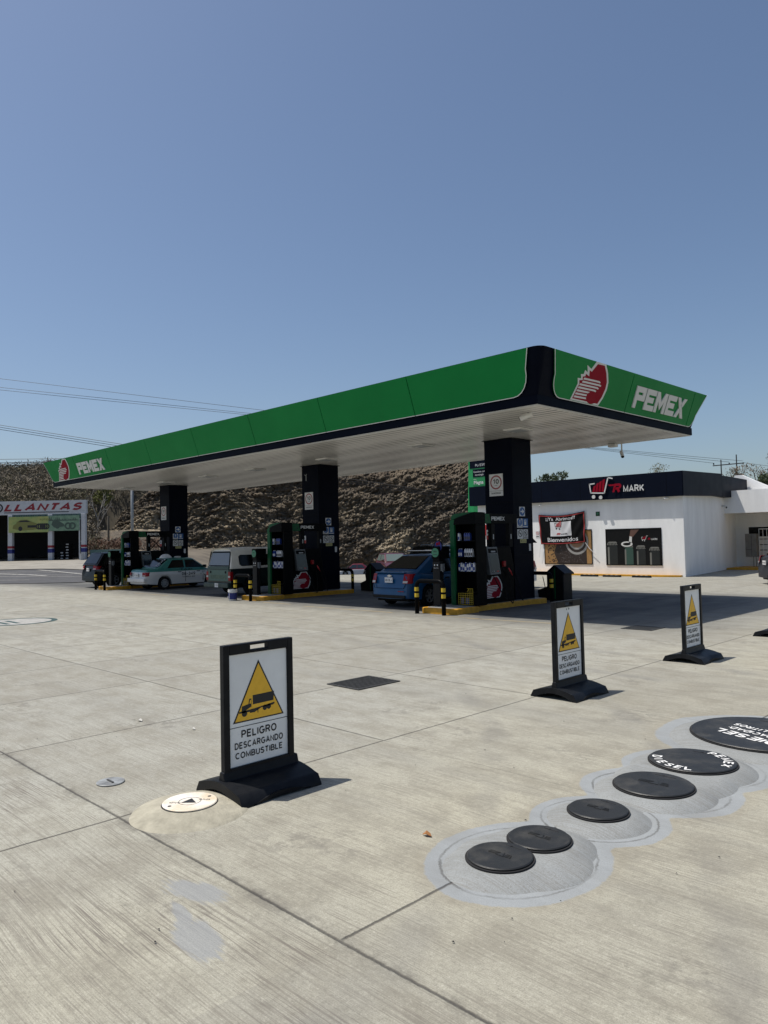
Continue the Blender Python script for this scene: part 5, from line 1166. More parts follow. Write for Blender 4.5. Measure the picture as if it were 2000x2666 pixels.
# banner ---------------------------------------------------------------------
bt = thing('store_banner', 'black cloth banner with red border announcing Ya Abrimos, Bienvenidos on the store wall', 'banner', (-20.86, 33.78, 0))
BW = 1.37
def bpos(u, v):   # u -1..1, v 0..1 -> sagging cloth
    tl, trr = (-BW, 3.19), (BW + .0, 3.27); bl, br = (-1.30, 1.60), (1.36, 1.67)
    s = (u + 1) / 2; tx = tl[0] + (trr[0] - tl[0]) * s; tz = tl[1] + (trr[1] - tl[1]) * s - .13 * math.sin(math.pi * s); bx_ = bl[0] + (br[0] - bl[0]) * s; bz = bl[1] + (br[1] - bl[1]) * s - .05 * math.sin(math.pi * s)
    x = bx_ + (tx - bx_) * v; z = bz + (tz - bz) * v; d = abs(u)
    fold = .022 * math.sin((abs(u) * 1.4 + (1 - v) * 1.1) * 11) * (0.25 + .75 * d) + .02 * math.sin(u * 5 + v * 4)
    return x, -.02 + fold, z
def cloth(name, m, u0, v0, u1, v1, off, nx=40, ny=26):
    P = np.array([[(lambda q: (q[0], q[1] - off, q[2]))(bpos(u0 + (u1 - u0) * i / nx, v0 + (v1 - v0) * j / ny)) for i in range(nx + 1)] for j in range(ny + 1)]); o = grid_obj(name, P, m); o.parent = bt; return o
cloth('cloth', 'cloth_black', -1, 0, 1, 1, 0)
for k, a in enumerate(((-.985, .015, .985, .045), (-.985, .945, .985, .975), (-.985, .045, -.945, .945), (.945, .045, .985, .945))): cloth('border', 'cloth_red', *a, .006, 40 if k < 2 else 3, 3 if k < 2 else 26)
cloth('white_panel', 'cloth_white', -.50, .28, .42, .77, .006, 26, 16)
def btext(s, u, v, h, m, wd, bold=0, shear=0):
    o = text(s, FY(0), 0, 0, h, m, bt, w=0, align='CENTER', bold=bold, shear=shear, width=wd)
    for q in o.data.vertices:
        x, _, z = q.co; p = bpos(u + x / BW, v + z / 1.55); q.co = (p[0], p[1] - .014, p[2])
btext('¡¡Ya  Abrimos!!', -.05, .82, .17, 'cloth_white', 1.75, .008); btext('Bienvenidos', .02, .09, .22, 'cloth_white', 1.85, .012)
cb = []
old = set(bpy.data.objects); cart(FY(0), -.50, .92 + 1.05, .62 / 1.3, bt, .0, 'ink', 'red'); new = [o for o in bpy.data.objects if o not in old]
for o in new:
    for q in o.data.vertices: p = bpos(q.co.x / BW + .05, (q.co.z - 1.3) / 1.55 + .12); q.co = (p[0], p[1] - .012 - (q.co.y if False else 0), p[2])
btext('R', -.17, .32, .11, 'red', .2, .04, .3); btext('MARK', .10, .32, .10, 'ink', .42, .02)
MB().tube([(1.36, -.02, 1.66), (1.6, -.03, 1.35), (1.95, -.02, 1.03)], .014, 5).build('loose_cord', 'cloth_white', bt)
MB().tube([(-1.30, -.02, 1.6), (-1.36, -.01, 1.2), (-1.40, 0, .9)], .008, 5).build('loose_cord', 'cloth_white', bt)
# kerb and wheel stops
kt = MB(); kt.box((-26.4, 33.40, -.02), (-15.3, 33.85, .08)); kt.add([(-15.3, 33.40, -.02), (-14.6, 33.65, -.02), (-14.6, 33.85, -.02), (-15.3, 33.85, -.02), (-15.3, 33.4, .08), (-14.6, 33.65, .08), (-14.6, 33.85, .08), (-15.3, 33.85, .08)], [(4, 5, 6, 7), (0, 1, 5, 4), (1, 2, 6, 5)])
tag(kt.build('store_kerb', 'yellow_paint'), 'low yellow kerb along the foot of the white store wall', 'kerb')
w0 = thing('wheel_stop', 'black wheel stop with pale stripes, leftmost in front of the store kerb', 'wheel stop', (-20.35, 32.75, 0), 0, 'wheel stops')
MB().prism(FX(-.45), [(-.09, 0), (.09, 0), (.06, .09), (-.06, .09)], 0, .9).build('body', 'rubber', w0, bevel=.01)
stp = MB()
for k in range(3): stp.box((-.3 + k * .24, -.062, .091), (-.2 + k * .24, .062, .094))
stp.build('stripes', 'paper', w0)
for x, lb_ in ((-18.75, 'black wheel stop, second from the left, below the wall between the posters'), (-17.55, 'black wheel stop with pale stripes, below the left part of the bottle poster'), (-16.05, 'black wheel stop with pale stripes, below the right part of the bottle poster')):
    dup(w0, (x, 32.75, 0), 0, lb_)
# right wing ------------------------------------------------------------------------
wg = thing('store_wing', 'white recessed wing with overhanging fascia, right of the store', 'building', (-14, 43.6, 0))
def Wg(x, y): return (x + 14, y - 43.6)
w = MB(); wallbox(w, [Wg(-16.2, 44.05), Wg(2, 44.05), Wg(2, 52), Wg(-16.2, 52)], -.2, 4.1); w.build('wall', 'wall_white', wg)
w = MB(); wallbox(w, [Wg(-15.52, 41.5), Wg(2, 41.5), Wg(2, 44.04), Wg(-15.84, 44.04)], 3.05, 4.27); w.build('fascia', 'wall_white', wg)
w = MB(); w.prism(FY(44.4 - 43.6), [(-1.9, 3.5), (1.0, 3.5), (.2, 4.42), (-.9, 4.98), (-1.5, 5.3), (-1.9, 5.3)], -.25, 0); w.build('sloped_parapet', 'wall_white', wg)
MB().rect(FY(.44), -1.12, 1.76, 1.6, 2.29, -.01, .004).build('window', 'glass_dark', wg); MB().rect(FY(.435), .25, 2.10, .85, 2.29, 0, .01).build('window_sticker', 'plate_grey', wg)
MB().box((-1.45, -2.15, -.02), (3.5, .44, .10)).build('step', 'yellow_paint', wg, bevel=.01)
eb = thing('electrical_cabinet', 'grey steel electrical cabinet on a stand in front of the white wing', 'cabinet', (-14.62, 43.1, .10))
MB().box((-.33, -.18, .55), (.26, .2, 1.82)).build('housing', 'steel_box', eb, bevel=.01); MB().rect(FY(-.18), -.31, .95, -.02, .965, 0, .004).rect(FY(-.18), -.01, .57, .005, 1.8, 0, .004).build('door_gap', 'black_steel', eb)
MB().tube([(.02, 0, 0), (.02, 0, .55)], .02, 6).tube([(.16, 0, 0), (.16, 0, .55)], .02, 6).build('stand', 'steel_box', eb); MB().box((-.02, -.1, 1.825), (.24, .1, 1.95)).build('top_box', 'black_steel', eb, bevel=.03)
gt = thing('white_gate', 'white barred metal gate right of the electrical cabinet', 'gate', (-14.25, 43.0, .10))
gb = MB()
for k in range(14): gb.box((k * .20, -.012, .02), (k * .20 + .022, .012, 2.05))
gb.build('bars', 'white_trim', gt); gb = MB(); gb.box((0, -.02, 2.05), (2.7, .02, 2.09)); gb.box((0, -.02, .0), (2.7, .02, .03)); gb.build('rails', 'white_trim', gt)
gs = MB()
for k in range(6): gs.box((.03, .015, .3 + k * .30), (2.65, .03, .34 + k * .30))
gs.build('slats', 'black_steel', gt)
rt = thing('roof_frame', 'pale rooftop panel frame above the white wing', 'roof panel', (-13.9, 52.5, 4.2))
MB().box((-1.6, 0, -.5), (.9, .06, 1.05)).build('panel', 'plate_grey', rt); MB().box((-1.65, -.03, 1.05), (.95, .09, 1.10)).build('rail', 'steel_box', rt)
for x in (-.35, .9): MB().box((x, -.04, -.5), (x + .05, 0, 1.1)).build('post', 'white_trim', rt)

# price totem -------------------------------------------------------------------------
tt = thing('price_totem', 'tall green and black fuel price totem behind the left end of the store', 'sign', (-29.6, 38.0, 0))
MB().prism(FY(0), [(-.82, 0), (-.45, 0), (-.45, 1.0), (1.7, 1.0), (1.7, 7.3), (-.70, 7.3), (-.76, 5.6), (-.86, 3.4)], -.35, 0).build('body', mat('totem_green', (.012, .26, .075), .4) and 'totem_green', tt, bevel=.02)
ft = FY(-.002)
for a, b_, m_, ul in ((6.55, 7.3, 'navy_store', -.58), (5.97, 6.47, 'navy_store', -.34), (5.42, 5.90, 'green_sign', -.34), (4.15, 5.30, 'navy_store', -.34), (3.70, 4.05, 'green_sign', -.34)):
    MB().rect(ft, ul, a, 1.6, b_, 0, .02).build('sign_panel', m_, tt)
text('PL/23153', ft, -.12, 6.66, .16, 'plate_white', tt, w=.024); text('PEMEX', ft, -.28, 5.80, .05, 'plate_white', tt, w=.024, bold=.02)
text('Magna', ft, -.28, 5.52, .22, 'plate_white', tt, w=.024, bold=.02); text('Gasolinas con', ft, -.28, 6.26, .12, 'plate_white', tt, w=.024); text('tecnología', ft, -.16, 6.06, .12, 'plate_white', tt, w=.024)
# little red wall notice seen through the gap
rn = MB().box((-26.1, 33.80, 2.15), (-25.7, 33.84, 2.75)).build('wall_notice', 'red'); tag(rn, 'small red notice on the store wall seen through the pump gap', 'sign')
pr = MB().tube([(0, 0, 0), (.25, 0, -.5), (.42, 0, -1.05)], .035, 6).build('pipe', 'plate_grey'); pr.location = (-25.5, 33.8, 2.2); tag(pr, 'grey slanting pipe on the white store wall behind the nearest pump', 'pipe')

# ------------------------------------------------------------------ TYRE SHOP across the road
ls = thing('tyre_shop', 'open-fronted tyre shop with red LLANTAS lettering across the road', 'building', rf(-29, 62, .92), math.atan2(RT.y, RT.x))
fy = FY(0)
MB().box((-30, .1, 3.9), (3.98, .45, 5.05)).build('sign_board', 'shop_white', ls)
MB().box((-30, .3, 0), (3.9, .4, 3.9)).build('dark_recess', 'shop_dark', ls) if False else None
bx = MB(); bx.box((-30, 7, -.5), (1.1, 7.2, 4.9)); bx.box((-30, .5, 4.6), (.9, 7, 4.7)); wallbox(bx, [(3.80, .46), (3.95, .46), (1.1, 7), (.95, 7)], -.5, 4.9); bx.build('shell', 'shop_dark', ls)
mc_ = MB().box((-30, .0, -.5), (4.1, .5, .03)).box((-30, .5, -.5), (.9, 7, .03)).build('floor_slab', 'sidewalk', ls)
for x, w_ in ((-2.56, .37), (.81, .37), (-8.5, .37), (-14.5, .37), (3.60, .34)):
    c_ = MB().box((x, 0, .03), (x + w_, .38, 3.9)).build('pillar', 'shop_white', ls, bevel=.02)
    MB().box((x - .006, -.006, 1.08), (x + w_ + .006, .386, 1.28)).build('red_band', 'flag_red', c_); MB().box((x - .006, -.006, .66), (x + w_ + .006, .386, 1.0)).build('blue_band', 'flag_blue', c_)
MB().tube([(3.45, .05, .03), (3.45, .05, 3.5)], .06, 10).build('downpipe', 'shop_white', ls)
cg = MB()
for k in range(60):
    u = -2.2 + k * .10
    cg.prism(fy, [(u, 3.4), (u + .05, 3.4), (u + .05, 3.9), (u, 3.9)], -.12 if k % 2 else -.16, -.10)
cg.build('corrugated_panel', 'corrugated', ls)
FS = FY(.098)
o = text('LLANTAS', FS, -2.95, 4.20, .64, 'flag_red', ls, w=.01, bold=.05, shear=.38, width=6.45)
MB().rect(FS, -2.9, 4.05, 2.55, 4.11, 0, .01).build('underline', 'ink', ls); MB().rect(FS, -6, 4.12, 3.9, 4.14, 0, .006).build('sign_seam', 'plate_grey', ls)
MB().ring(FS, -3.35, 4.5, .24, .36, 0, .015).ring(FS, -3.35, 4.5, .10, .14, 0, .015).build('tyre_mark', 'ink', ls)
bn = thing('shop_banner', 'long yellow and green picture banner of cars and tyres under the LLANTAS sign', 'banner', rf(-29, 62, .92), math.atan2(RT.y, RT.x))
FB_ = FY(-.06)
b1 = MB().rect(FB_, -2.45, 2.40, .9, 3.72, 0, .02).build('yellow_half', 'banner_yellow', bn); b2 = MB().rect(FB_, .9, 2.48, 3.5, 3.76, 0, .02).build('green_half', 'banner_green', bn)
cs_ = [(-2.1, 2.72), (-2.05, 3.0), (-1.8, 3.15), (-1.75, 3.3), (-1.45, 3.46), (-.9, 3.48), (-.45, 3.28), (-.1, 3.16), (.05, 2.95), (.0, 2.68), (-.4, 2.6), (-1.4, 2.56)]
MB().prism(FB_, cs_, .02, .024).build('car_picture', 'banner_olive', b1); MB().prism(FB_, [(-1.66, 3.28), (-1.42, 3.40), (-.92, 3.42), (-.55, 3.27)], .024, .027).build('car_window', 'ink', b1)
MB().disc(FB_, -1.45, 2.72, .17, .024, .028, 18, .2).rect(FB_, -.85, 2.80, -.15, 3.0, .024, .028).build('car_details', 'ink', b1)
ty = MB()
for k in range(5): ty.ring(FB_, .10 + k * .16, 2.88, .16, .26, .028 + k * .002, .03 + k * .002, 16)
ty.build('tyre_picture', 'ink', b1); text('AUTOS', FB_, .15, 3.38, .16, 'banner_olive', b1, w=.03, bold=.01, width=.9)
ty = MB()
for k in range(2): ty.ring(FB_, 2.55 + k * .35, 2.88, .16, .30, .022 + k * .003, .025 + k * .003, 18)
ty.ring(FB_, 1.65, 2.88, .10, .22, .022, .026, 18).prism(FB_, [(1.15, 3.0), (1.25, 3.3), (1.7, 3.36), (2.2, 3.05), (2.25, 2.85), (1.4, 2.75)], .0205, .0215); ty.build('tyre_picture', mat('banner_dark', (.05, .08, .06), .6) and 'banner_dark', b2)
tr_ = MB(); rd = random.Random(2)
for k in range(18): u = 1.0 + k * .135; h = rd.uniform(.12, .42) * (1 if k < 7 else .6); tr_.prism(FB_, [(u - .08, 3.32), (u + .08, 3.32), (u, min(3.74, 3.34 + h))], .0205 + (k % 2) * .001, .022 + (k % 2) * .001)
tr_.build('tree_picture', 'banner_dark', b2)
# stacked tyres with white labels inside the shop
for sx_, n_, off in ((3.05, 7, 0), (1.75, 6, 0), (.35, 3, 0), (1.30, 3, 0)):
    for k in range(n_):
        p0 = rf(-29 + sx_ + .03 * (k % 2), 62 + 1.9, .96 + k * .24); lab = 'black tyre with a white paper label stacked inside the tyre shop, %s stack, layer %d up' % ({3.05: 'right', 1.75: 'tallest middle', .35: 'left', 1.30: 'low middle'}[sx_], k + 1)
        t = thing('stacked_tyre', 'white labelled tyre, %s from the floor, %s' % (ORD[k], {3.05: 'stack by the shop right pillar', 1.75: 'tall stack right of the middle shop pillar', .35: 'stack left of the middle pillar', 1.30: 'short stack at the middle pillar'}[sx_]), 'tyre', p0, math.atan2(RT.y, RT.x), 'tyres in the %s' % {3.05: 'right stack', 1.75: 'tall stack', .35: 'left stack', 1.30: 'short stack'}[sx_])
        MB().lathe([(.17, .02), (.30, .0), (.33, .05), (.33, .17), (.30, .22), (.17, .20)], n=16).build('tread', 'rubber', t, smooth=True); MB().rect(FY(-.335), -.12, .06, .10, .15, 0, .004).build('paper_label', 'plate_white', t)
# motorbike/van sliver at far left of the shop: parked dark car
# ------------------------------------------------------------------ fence, pole
fe = thing('sheet_fence', 'pale green corrugated sheet fence right of the tyre shop', 'fence', rf(-24.9, 62.6, .9), math.atan2(RT.y, RT.x))
cf = MB()
for k in range(38): cf.box((k * .10, 0, 0), (k * .10 + .055, .02, .85)); cf.box((k * .10 + .055, .03, 0), (k * .10 + .10, .05, .85))
cf.build('sheets', 'corrugated', fe)
bl_ = MB().tube([(0, 0, 0), (0, 0, .55)], .16, 12).build('bollard', 'plate_grey'); bl_.location = rf(-24.9, 60.9, .93); tag(bl_, 'short grey concrete bollard at the corner of the tyre shop', 'bollard')
po = thing('light_pole', 'slim grey steel pole rising behind the farthest pump', 'pole', rf(-21.1, 62, .6))
MB().tube([(0, 0, 0), (0, 0, 8.2)], [.14, .10], 12).build('shaft', 'galv', po, smooth=True); MB().box((-.2, -.2, 0), (.2, .2, .04)).build('base_plate', 'galv', po)
for dx, h in ((0, 9.6),): pass
fp = thing('fence_post', 'short grey concrete post at the foot of the cliff', 'post', rf(-28.7, 77, 1.2)); MB().box((-.09, -.09, 0), (.09, .09, 4.0)).build('shaft', 'dirt', fp)

# ------------------------------------------------------------------ power lines
pp = thing('h_frame_pole', 'dark H-frame power pole with crossarm above the store roof', 'power pole', (0, 0, 0))
a, b_ = rf(41.4, 90, 0), rf(43.3, 90, 0)
for q, h in ((a, 11.0), (b_, 11.6)): MB().tube([q, q + Vector((0, 0, h))], [.10, .07], 8).build('post', 'wire', pp)
MB().tube([rf(40.4, 90, 10.28), rf(44.2, 90, 10.55)], .07, 6).build('crossarm', 'wire', pp)
MB().tube([rf(42.2, 90, 8.0), rf(43.25, 90, 9.6)], .035, 5).tube([rf(41.4, 90, 9.3), rf(43.2, 90, 7.6)], .035, 5).build('brace', 'wire', pp)
for r_ in (40.5, 42.4, 44.1): MB().tube([rf(r_, 90, 10.4), rf(r_, 90, 10.62)], .07, 6).build('insulator', 'black_steel', pp)
def cable(p, q, sag, r, label, n=26):
    p, q = Vector(p), Vector(q); pts = [p + (q - p) * (k / n) - Vector((0, 0, sag * 4 * (k / n) * (1 - k / n))) for k in range(n + 1)]
    o = MB().tube(pts, r, 5, False).build('power_cable', 'wire'); tag(o, label, 'cable', 'overhead cables')
cable(rf(-75, 80, 25.4), rf(40.5, 90, 10.6), .1, .022, 'highest thin overhead cable crossing the sky on the left')
cable(rf(-75, 80, 23.9), rf(42.4, 90, 10.7), .1, .022, 'overhead cable just below the highest one, upper of a close pair')
cable(rf(-75, 80, 23.6), rf(44.1, 90, 10.8), .3, .022, 'overhead cable just below the highest one, lower of a close pair')
for k, nm in enumerate(('top', 'middle', 'bottom')): cable(rf(-75, 80, 21.7 - k * .24), rf(10, 80, 6.5 - k * .24), .25, .026, '%s cable of the three sloping down to the green canopy edge' % nm)
cable(rf(-75, 80, 12.1), rf(10, 80, 11.4), .1, .026, 'upper of three level cables above the hilltop')
cable(rf(-75, 80, 11.75), rf(10, 80, 11.0), .1, .026, 'middle of three level cables above the hilltop')
cable(rf(-75, 80, 10.9), rf(10, 80, 11.6), .2, .026, 'lowest of three level cables above the hilltop')
cable(rf(44.1, 90, 10.6), rf(80, 80, 5), .5, .02, 'thin cable leaving the H-frame pole to the right')

# ------------------------------------------------------------------ CARS
def wheel(par, x, y, r, w, spokes=6, rimm='rim_silver', side=1):
    wt = bpy.data.objects.new('wheel', None); COL.objects.link(wt); wt.parent = par; wt.location = (x, y, r)
    ir = r * .64
    MB().lathe([(ir, -w / 2), (r * .93, -w / 2), (r, -w / 2 + .03), (r, w / 2 - .03), (r * .93, w / 2), (ir, w / 2)], axis='x', n=26).build('tyre', 'rubber', wt, smooth=True, auto=40)
    f = FX(side * w / 2 - side * .035) if side > 0 else Frame((side * w / 2 - side * .035, 0, 0), (0, -1, 0), (0, 0, 1))
    rm = MB(); rm.disc(f, 0, 0, ir, -.03, -.02, 24); rm.ring(f, 0, 0, ir * .86, ir, -.02, .025, 24); rm.disc(f, 0, 0, ir * .22, -.02, .02, 12)
    for k in range(spokes):
        a = 2 * math.pi * k / spokes; rm.bar(f, (ir * .15 * math.cos(a), ir * .15 * math.sin(a)), (ir * .9 * math.cos(a), ir * .9 * math.sin(a)), ir * .26, -.015, .012)
    rm.build('rim', rimm, wt)
    MB().disc(f, 0, 0, ir * .88, -.019, -.017, 24).build('brake_shadow', 'black_steel', wt)
def car(name, label, cat, loc, rz, L, W, top, zr, gh, ax, wr, paint, glass='glass_dark', sill=.22, bw=.94, rw=.76, lampz=(.72, .95), lampw=.22, spokes=6, rear='sedan', rimm='rim_silver', plate='AB-12', plate_z=.66, sidewin=None, handles=True):
    t = thing(name, label, cat, loc, rz)
    hw = W / 2
    def ztop(y): return float(np.interp(y, [p[0] for p in top], [p[1] for p in top]))
    def wid(y): u = abs(2 * y / L - 1); return hw * (1 - .16 * max(0, (u - .72) / .28) ** 2.2)
    ys = sorted(set([0, .03, .08, .16] + [L - q for q in (0, .03, .08, .16)] + [round(L * k / 34, 3) for k in range(1, 34)] + [a + d for a in ax for d in np.linspace(-wr - .07, wr + .07, 13)]))
    rings = []
    for y in ys:
        w = wid(y); zt = ztop(y); zl = sill
        e = min(y, L - y); 
        if e < .5: zl = sill + .05 * (1 - e / .5)
        arch = 0
        for a in ax:
            d = abs(y - a); R_ = wr + .055
            if d < R_: arch = max(arch, wr + math.sqrt(R_ * R_ - d * d) * .98)
        zlo = max(zl, arch); k = 1
        if e < .06: k = .955 + .045 * math.sin(math.pi / 2 * e / .06); 
        zt2 = zt - (.03 if e < .02 else 0); mid = max(zlo + .02, (zt + sill) * .52)
        half = [(0, zt2), (w * .72, zt2 - .008), (w * .90, zt2 - .035), (w * .965, zt2 - .085), (w, max(mid, zt2 - .22) if mid < zt2 - .1 else zt2 - .1), (w * 1.0, min(mid, zt2 - .12)), (w * .975, zlo), (w * .80, zlo), (w * .78, zl - .01 if not arch else zl - .01), (0, zl - .02)]
        half = [(x * k, z) for x, z in half]
        ring = [(-x, y, z) for x, z in half[::-1][:-1]] + [(x, y, z) for x, z in half]
        rings.append(ring[::-1])
    def warp(p):
        x, y, z = p; q = max(0.0, 1 - max(0, y) / .6); f_ = max(0.0, 1 - max(0, L - y) / .8)
        up = min(1, max(0, (z - .58) / .42)); cr_ = (abs(x) / hw) ** 4
        return (x, y + q * (.10 * up * up + .11 * cr_) - f_ * (.16 * up + .16 * cr_), z)
    bm_ = MB().loft(rings, closed=False); bm_.v = [warp(p) for p in bm_.v]; body = bm_.build('body', paint, t, smooth=True, auto=42)
    MB().box((-hw * .76, .2, sill - .05), (hw * .76, L - .2, sill + .03)).build('underbody', 'black_steel', t)
    # greenhouse
    (r0, r1, f1, f0) = gh; zb = ztop((r1 + f1) / 2); zb0 = min(ztop(r0), ztop(f0), zb)
    def wz(z): return hw * (bw + (rw - bw) * np.clip((z - zb) / (zr - zb), 0, 1.05))
    def zgh(y):
        if y < r1: return ztop(r0) + (zr - ztop(r0)) * (y - r0) / max(.01, r1 - r0)
        if y > f1: return ztop(f0) + (zr - ztop(f0)) * (f0 - y) / (f0 - f1)
        return zr
    rings = []
    gy = sorted(set(list(np.linspace(r0, r1, 7)) + list(np.linspace(r1, f1, 10)) + list(np.linspace(f1, f0, 7))))
    for y in gy:
        z = zgh(y) + .015 * math.sin(math.pi * (y - r0) / (f0 - r0)); w = wz(z - .045)
        lo = min(z - .05, ztop(y) - .05)
        half = [(0, z + .012), (w * .6, z + .004), (w * .90, z - .012), (w, z - .05), (wz(lo) if z - .05 > lo else w, lo)]
        ring = [(-x, y, zz) for x, zz in half[::-1][:-1]] + [(x, y, zz) for x, zz in half]; rings.append(ring[::-1])
    MB().loft(rings).build('cabin', paint, t, smooth=True, auto=34)
    # windows
    def sideglass(pts, nm='side_window', m=None):
        for s in (1, -1):
            mb = MB(); v = [(s * (float(wz(z)) + .006), y, z) for y, z in pts]; v2 = [(s * (float(wz(z)) - .02), y, z) for y, z in pts]; n = len(v)
            mb.add(v + v2, [tuple(range(n)) if s > 0 else tuple(range(n - 1, -1, -1))] + [(i, i + n, (i + 1) % n + n, (i + 1) % n) if s < 0 else (i, (i + 1) % n, (i + 1) % n + n, i + n) for i in range(n)])
            mb.build(nm, m or glass, t)
    zt_ = zr - .07; zb_ = zb + .03
    if sidewin is None:
        B = (r1 + f1) / 2 + .1
        yr_ = r0 + (r1 - r0) * .62; yf_ = f0 - (f0 - f1) * .30
        sideglass([(yr_ + .05, zb_), (B - .04, zb_), (B - .04, zt_), (r1 + .10, zt_)]); sideglass([(B + .05, zb_), (yf_ - .02, zb_), (f1 + .02, zt_), (B + .05, zt_)])
    else:
        for p in sidewin: sideglass(p)
    def slope_glass(y0, z0, y1, z1, nm, a=.10, b_=.90):
        P = []
        d = Vector((0, y1 - y0, z1 - z0)); nrm = Vector((0, -(z1 - z0), (y1 - y0))).normalized(); 
        if nrm.z < 0: nrm = -nrm
        mb = MB(); v = []
        for q, kx in ((a, .86), (b_, .84)):
            z = z0 + d.z * q; y = y0 + d.y * q; w = float(wz(z)) * kx
            for x in (-w, w): v.append(Vector((x, y, z)) + nrm * .022)
        nb = Vector((0, (y0 + y1) / 2 - L / 2, 0)); v = [v[0], v[1], v[3], v[2]]; vb = [p - nrm * .03 for p in v]
        f = [(0, 1, 2, 3), (7, 6, 5, 4), (0, 4, 5, 1), (1, 5, 6, 2), (2, 6, 7, 3), (3, 7, 4, 0)]
        mb.add(v + vb, f); return mb.build(nm, glass, t)
    slope_glass(r0, ztop(r0), r1, zr, 'rear_window'); slope_glass(f0, ztop(f0), f1, zr, 'windscreen')
    for s in (-1, 1):
        for a in ax: wheel(t, s * (hw - .105), a, wr, .19, spokes, rimm, s)
        w = wid(.12)
        lp = MB(); z0, z1 = lampz
        x1_, x0_ = s * (w + .012), s * (w - lampw)
        lp.add([(x0_, -.012, z0), (x1_ - s * .05, -.012, z0), (x1_, .07, z0), (x1_, .26, z0 + .03), (x0_, -.012, z1), (x1_ - s * .05, -.006, z1), (x1_ - s * .004, .07, z1), (x1_ - s * .012, .30, z1), (x0_, .1, z0), (x0_, .1, z1)],
               [(0, 1, 5, 4), (1, 2, 6, 5), (2, 3, 7, 6), (4, 5, 6, 7, 9), (0, 8, 3, 2, 1)] if s > 0 else [(0, 4, 5, 1), (1, 5, 6, 2), (2, 6, 7, 3), (4, 9, 7, 6, 5), (0, 1, 2, 3, 8)])
        lp.v = [warp(p) for p in lp.v]; tl = lp.build('tail_light', 'lamp_red', t)
        zz = z0 + (z1 - z0) * .28; rl = MB().box((min(x0_, x1_ - s * .06) + .01, -.018, z0 + .015), (max(x0_, x1_ - s * .06) - .01, -.010, zz)); rl.v = [warp(p) for p in rl.v]; rl.build('reversing_lamp', 'lamp_clear', tl)
        MB().box((min(s * (hw - .35), s * (hw - .06)), L - .05, .60), (max(s * (hw - .35), s * (hw - .06)), L + .005, .74)).build('headlight', 'lamp_clear', t, bevel=.02)
        ym = f0 - (f0 - f1) * .35; mi = MB().box((min(s * hw * .95, s * (hw + .14)), ym, zb + .0), (max(s * hw * .95, s * (hw + .14)), ym + .10, zb + .13)).build('mirror', paint if not paint.startswith('taxi') else 'black_plastic', t, bevel=.02)
    if handles:
        for s in (-1, 1):
            for y in ((r1 + f1) / 2 - .12, (r1 + f1) / 2 + .85):
                if y < L - 1.0: MB().box((min(s * hw * .98, s * (hw + .02)), y - .16, zb - .17), (max(s * hw * .98, s * (hw + .02)), y, zb - .14)).build('door_handle', 'black_steel', t)
        gp = MB(); B = (r1 + f1) / 2 + .1
        for s in (-1, 1):
            for y in (B, f0 - .25): gp.box((min(s * (hw - .01), s * (hw + .003)), y - .005, sill + .08), (max(s * (hw - .01), s * (hw + .003)), y + .005, zb - .12))
        gp.build('door_gap', 'black_steel', t)
    yo_ = .10 * min(1, max(0, (plate_z - .50) / .42)) ** 2; pt = MB().box((-.16, -.022 + yo_, plate_z), (.16, -.002 + yo_, plate_z + .155)).build('number_plate', 'plate_white', t); text(plate, FY(-.024 + yo_), 0, plate_z + .045, .06, 'ink', pt, w=.001, align='CENTER', bold=.01, width=.26)
    return t
# blue sedan
C1 = (-15.48, 15.5, 0)
blue = car('parked_car', 'blue sedan with roof bars refuelling at the nearest island, seen from behind', 'car', C1, 0, 4.2, 1.73, [(0, .98), (.06, 1.03), (.45, 1.06), (.9, 1.00), (1.8, .97), (3.2, .96), (3.6, .92), (4.1, .72), (4.2, .66)], 1.50, (.42, 1.28, 2.45, 3.30), (.88, 3.42), .31, 'blue_paint', lampz=(.70, .98), plate='NW 25 J', plate_z=.72, rw=.74)
MB().box((-.66, -.012, .27), (.66, .03, .36)).build('bumper_lip', 'black_plastic', blue, bevel=.01); MB().box((.38, -.006, .46), (.62, .0, .485)).build('reflector', 'lamp_red', blue)
MB().box((-.60, .05, 1.000), (.60, .16, 1.035)).build('boot_spoiler', 'blue_paint', blue, bevel=.012)
gl = MB()
for a_, b_ in (((-.60, .56), (.60, .56)), ((-.60, .56), (-.67, .70)), ((.60, .56), (.67, .70))): gl.bar(FY(-.012), a_, b_, .008, -.012, .004)
gl.v = [(x, y + .10 * min(1, max(0, (z - .58) / .42)) ** 2 + .11 * (abs(x) / .865) ** 4, z) for x, y, z in gl.v]; gl.build('boot_gap', 'black_steel', blue)
bt_ = MB(); f = FY(.062); bt_.prism(f, [(-.10, .905), (-.04, .905), (-.04, .89), (.04, .89), (.04, .905), (.10, .91), (.085, .935), (.04, .935), (.04, .95), (-.04, .95), (-.04, .935), (-.085, .93)], 0, .02).build('bow_tie_badge', 'chrome', blue)
for y in (1.55, 2.35):
    rb = MB(); rb.box((-.66, y, 1.615), (.66, y + .06, 1.64)).build('roof_bar', 'chrome', blue, bevel=.008)
    for s in (-.52, .52): MB().box((s - .03, y, 1.48), (s + .03, y + .06, 1.615)).build('bar_foot', 'black_plastic', blue, bevel=.008)
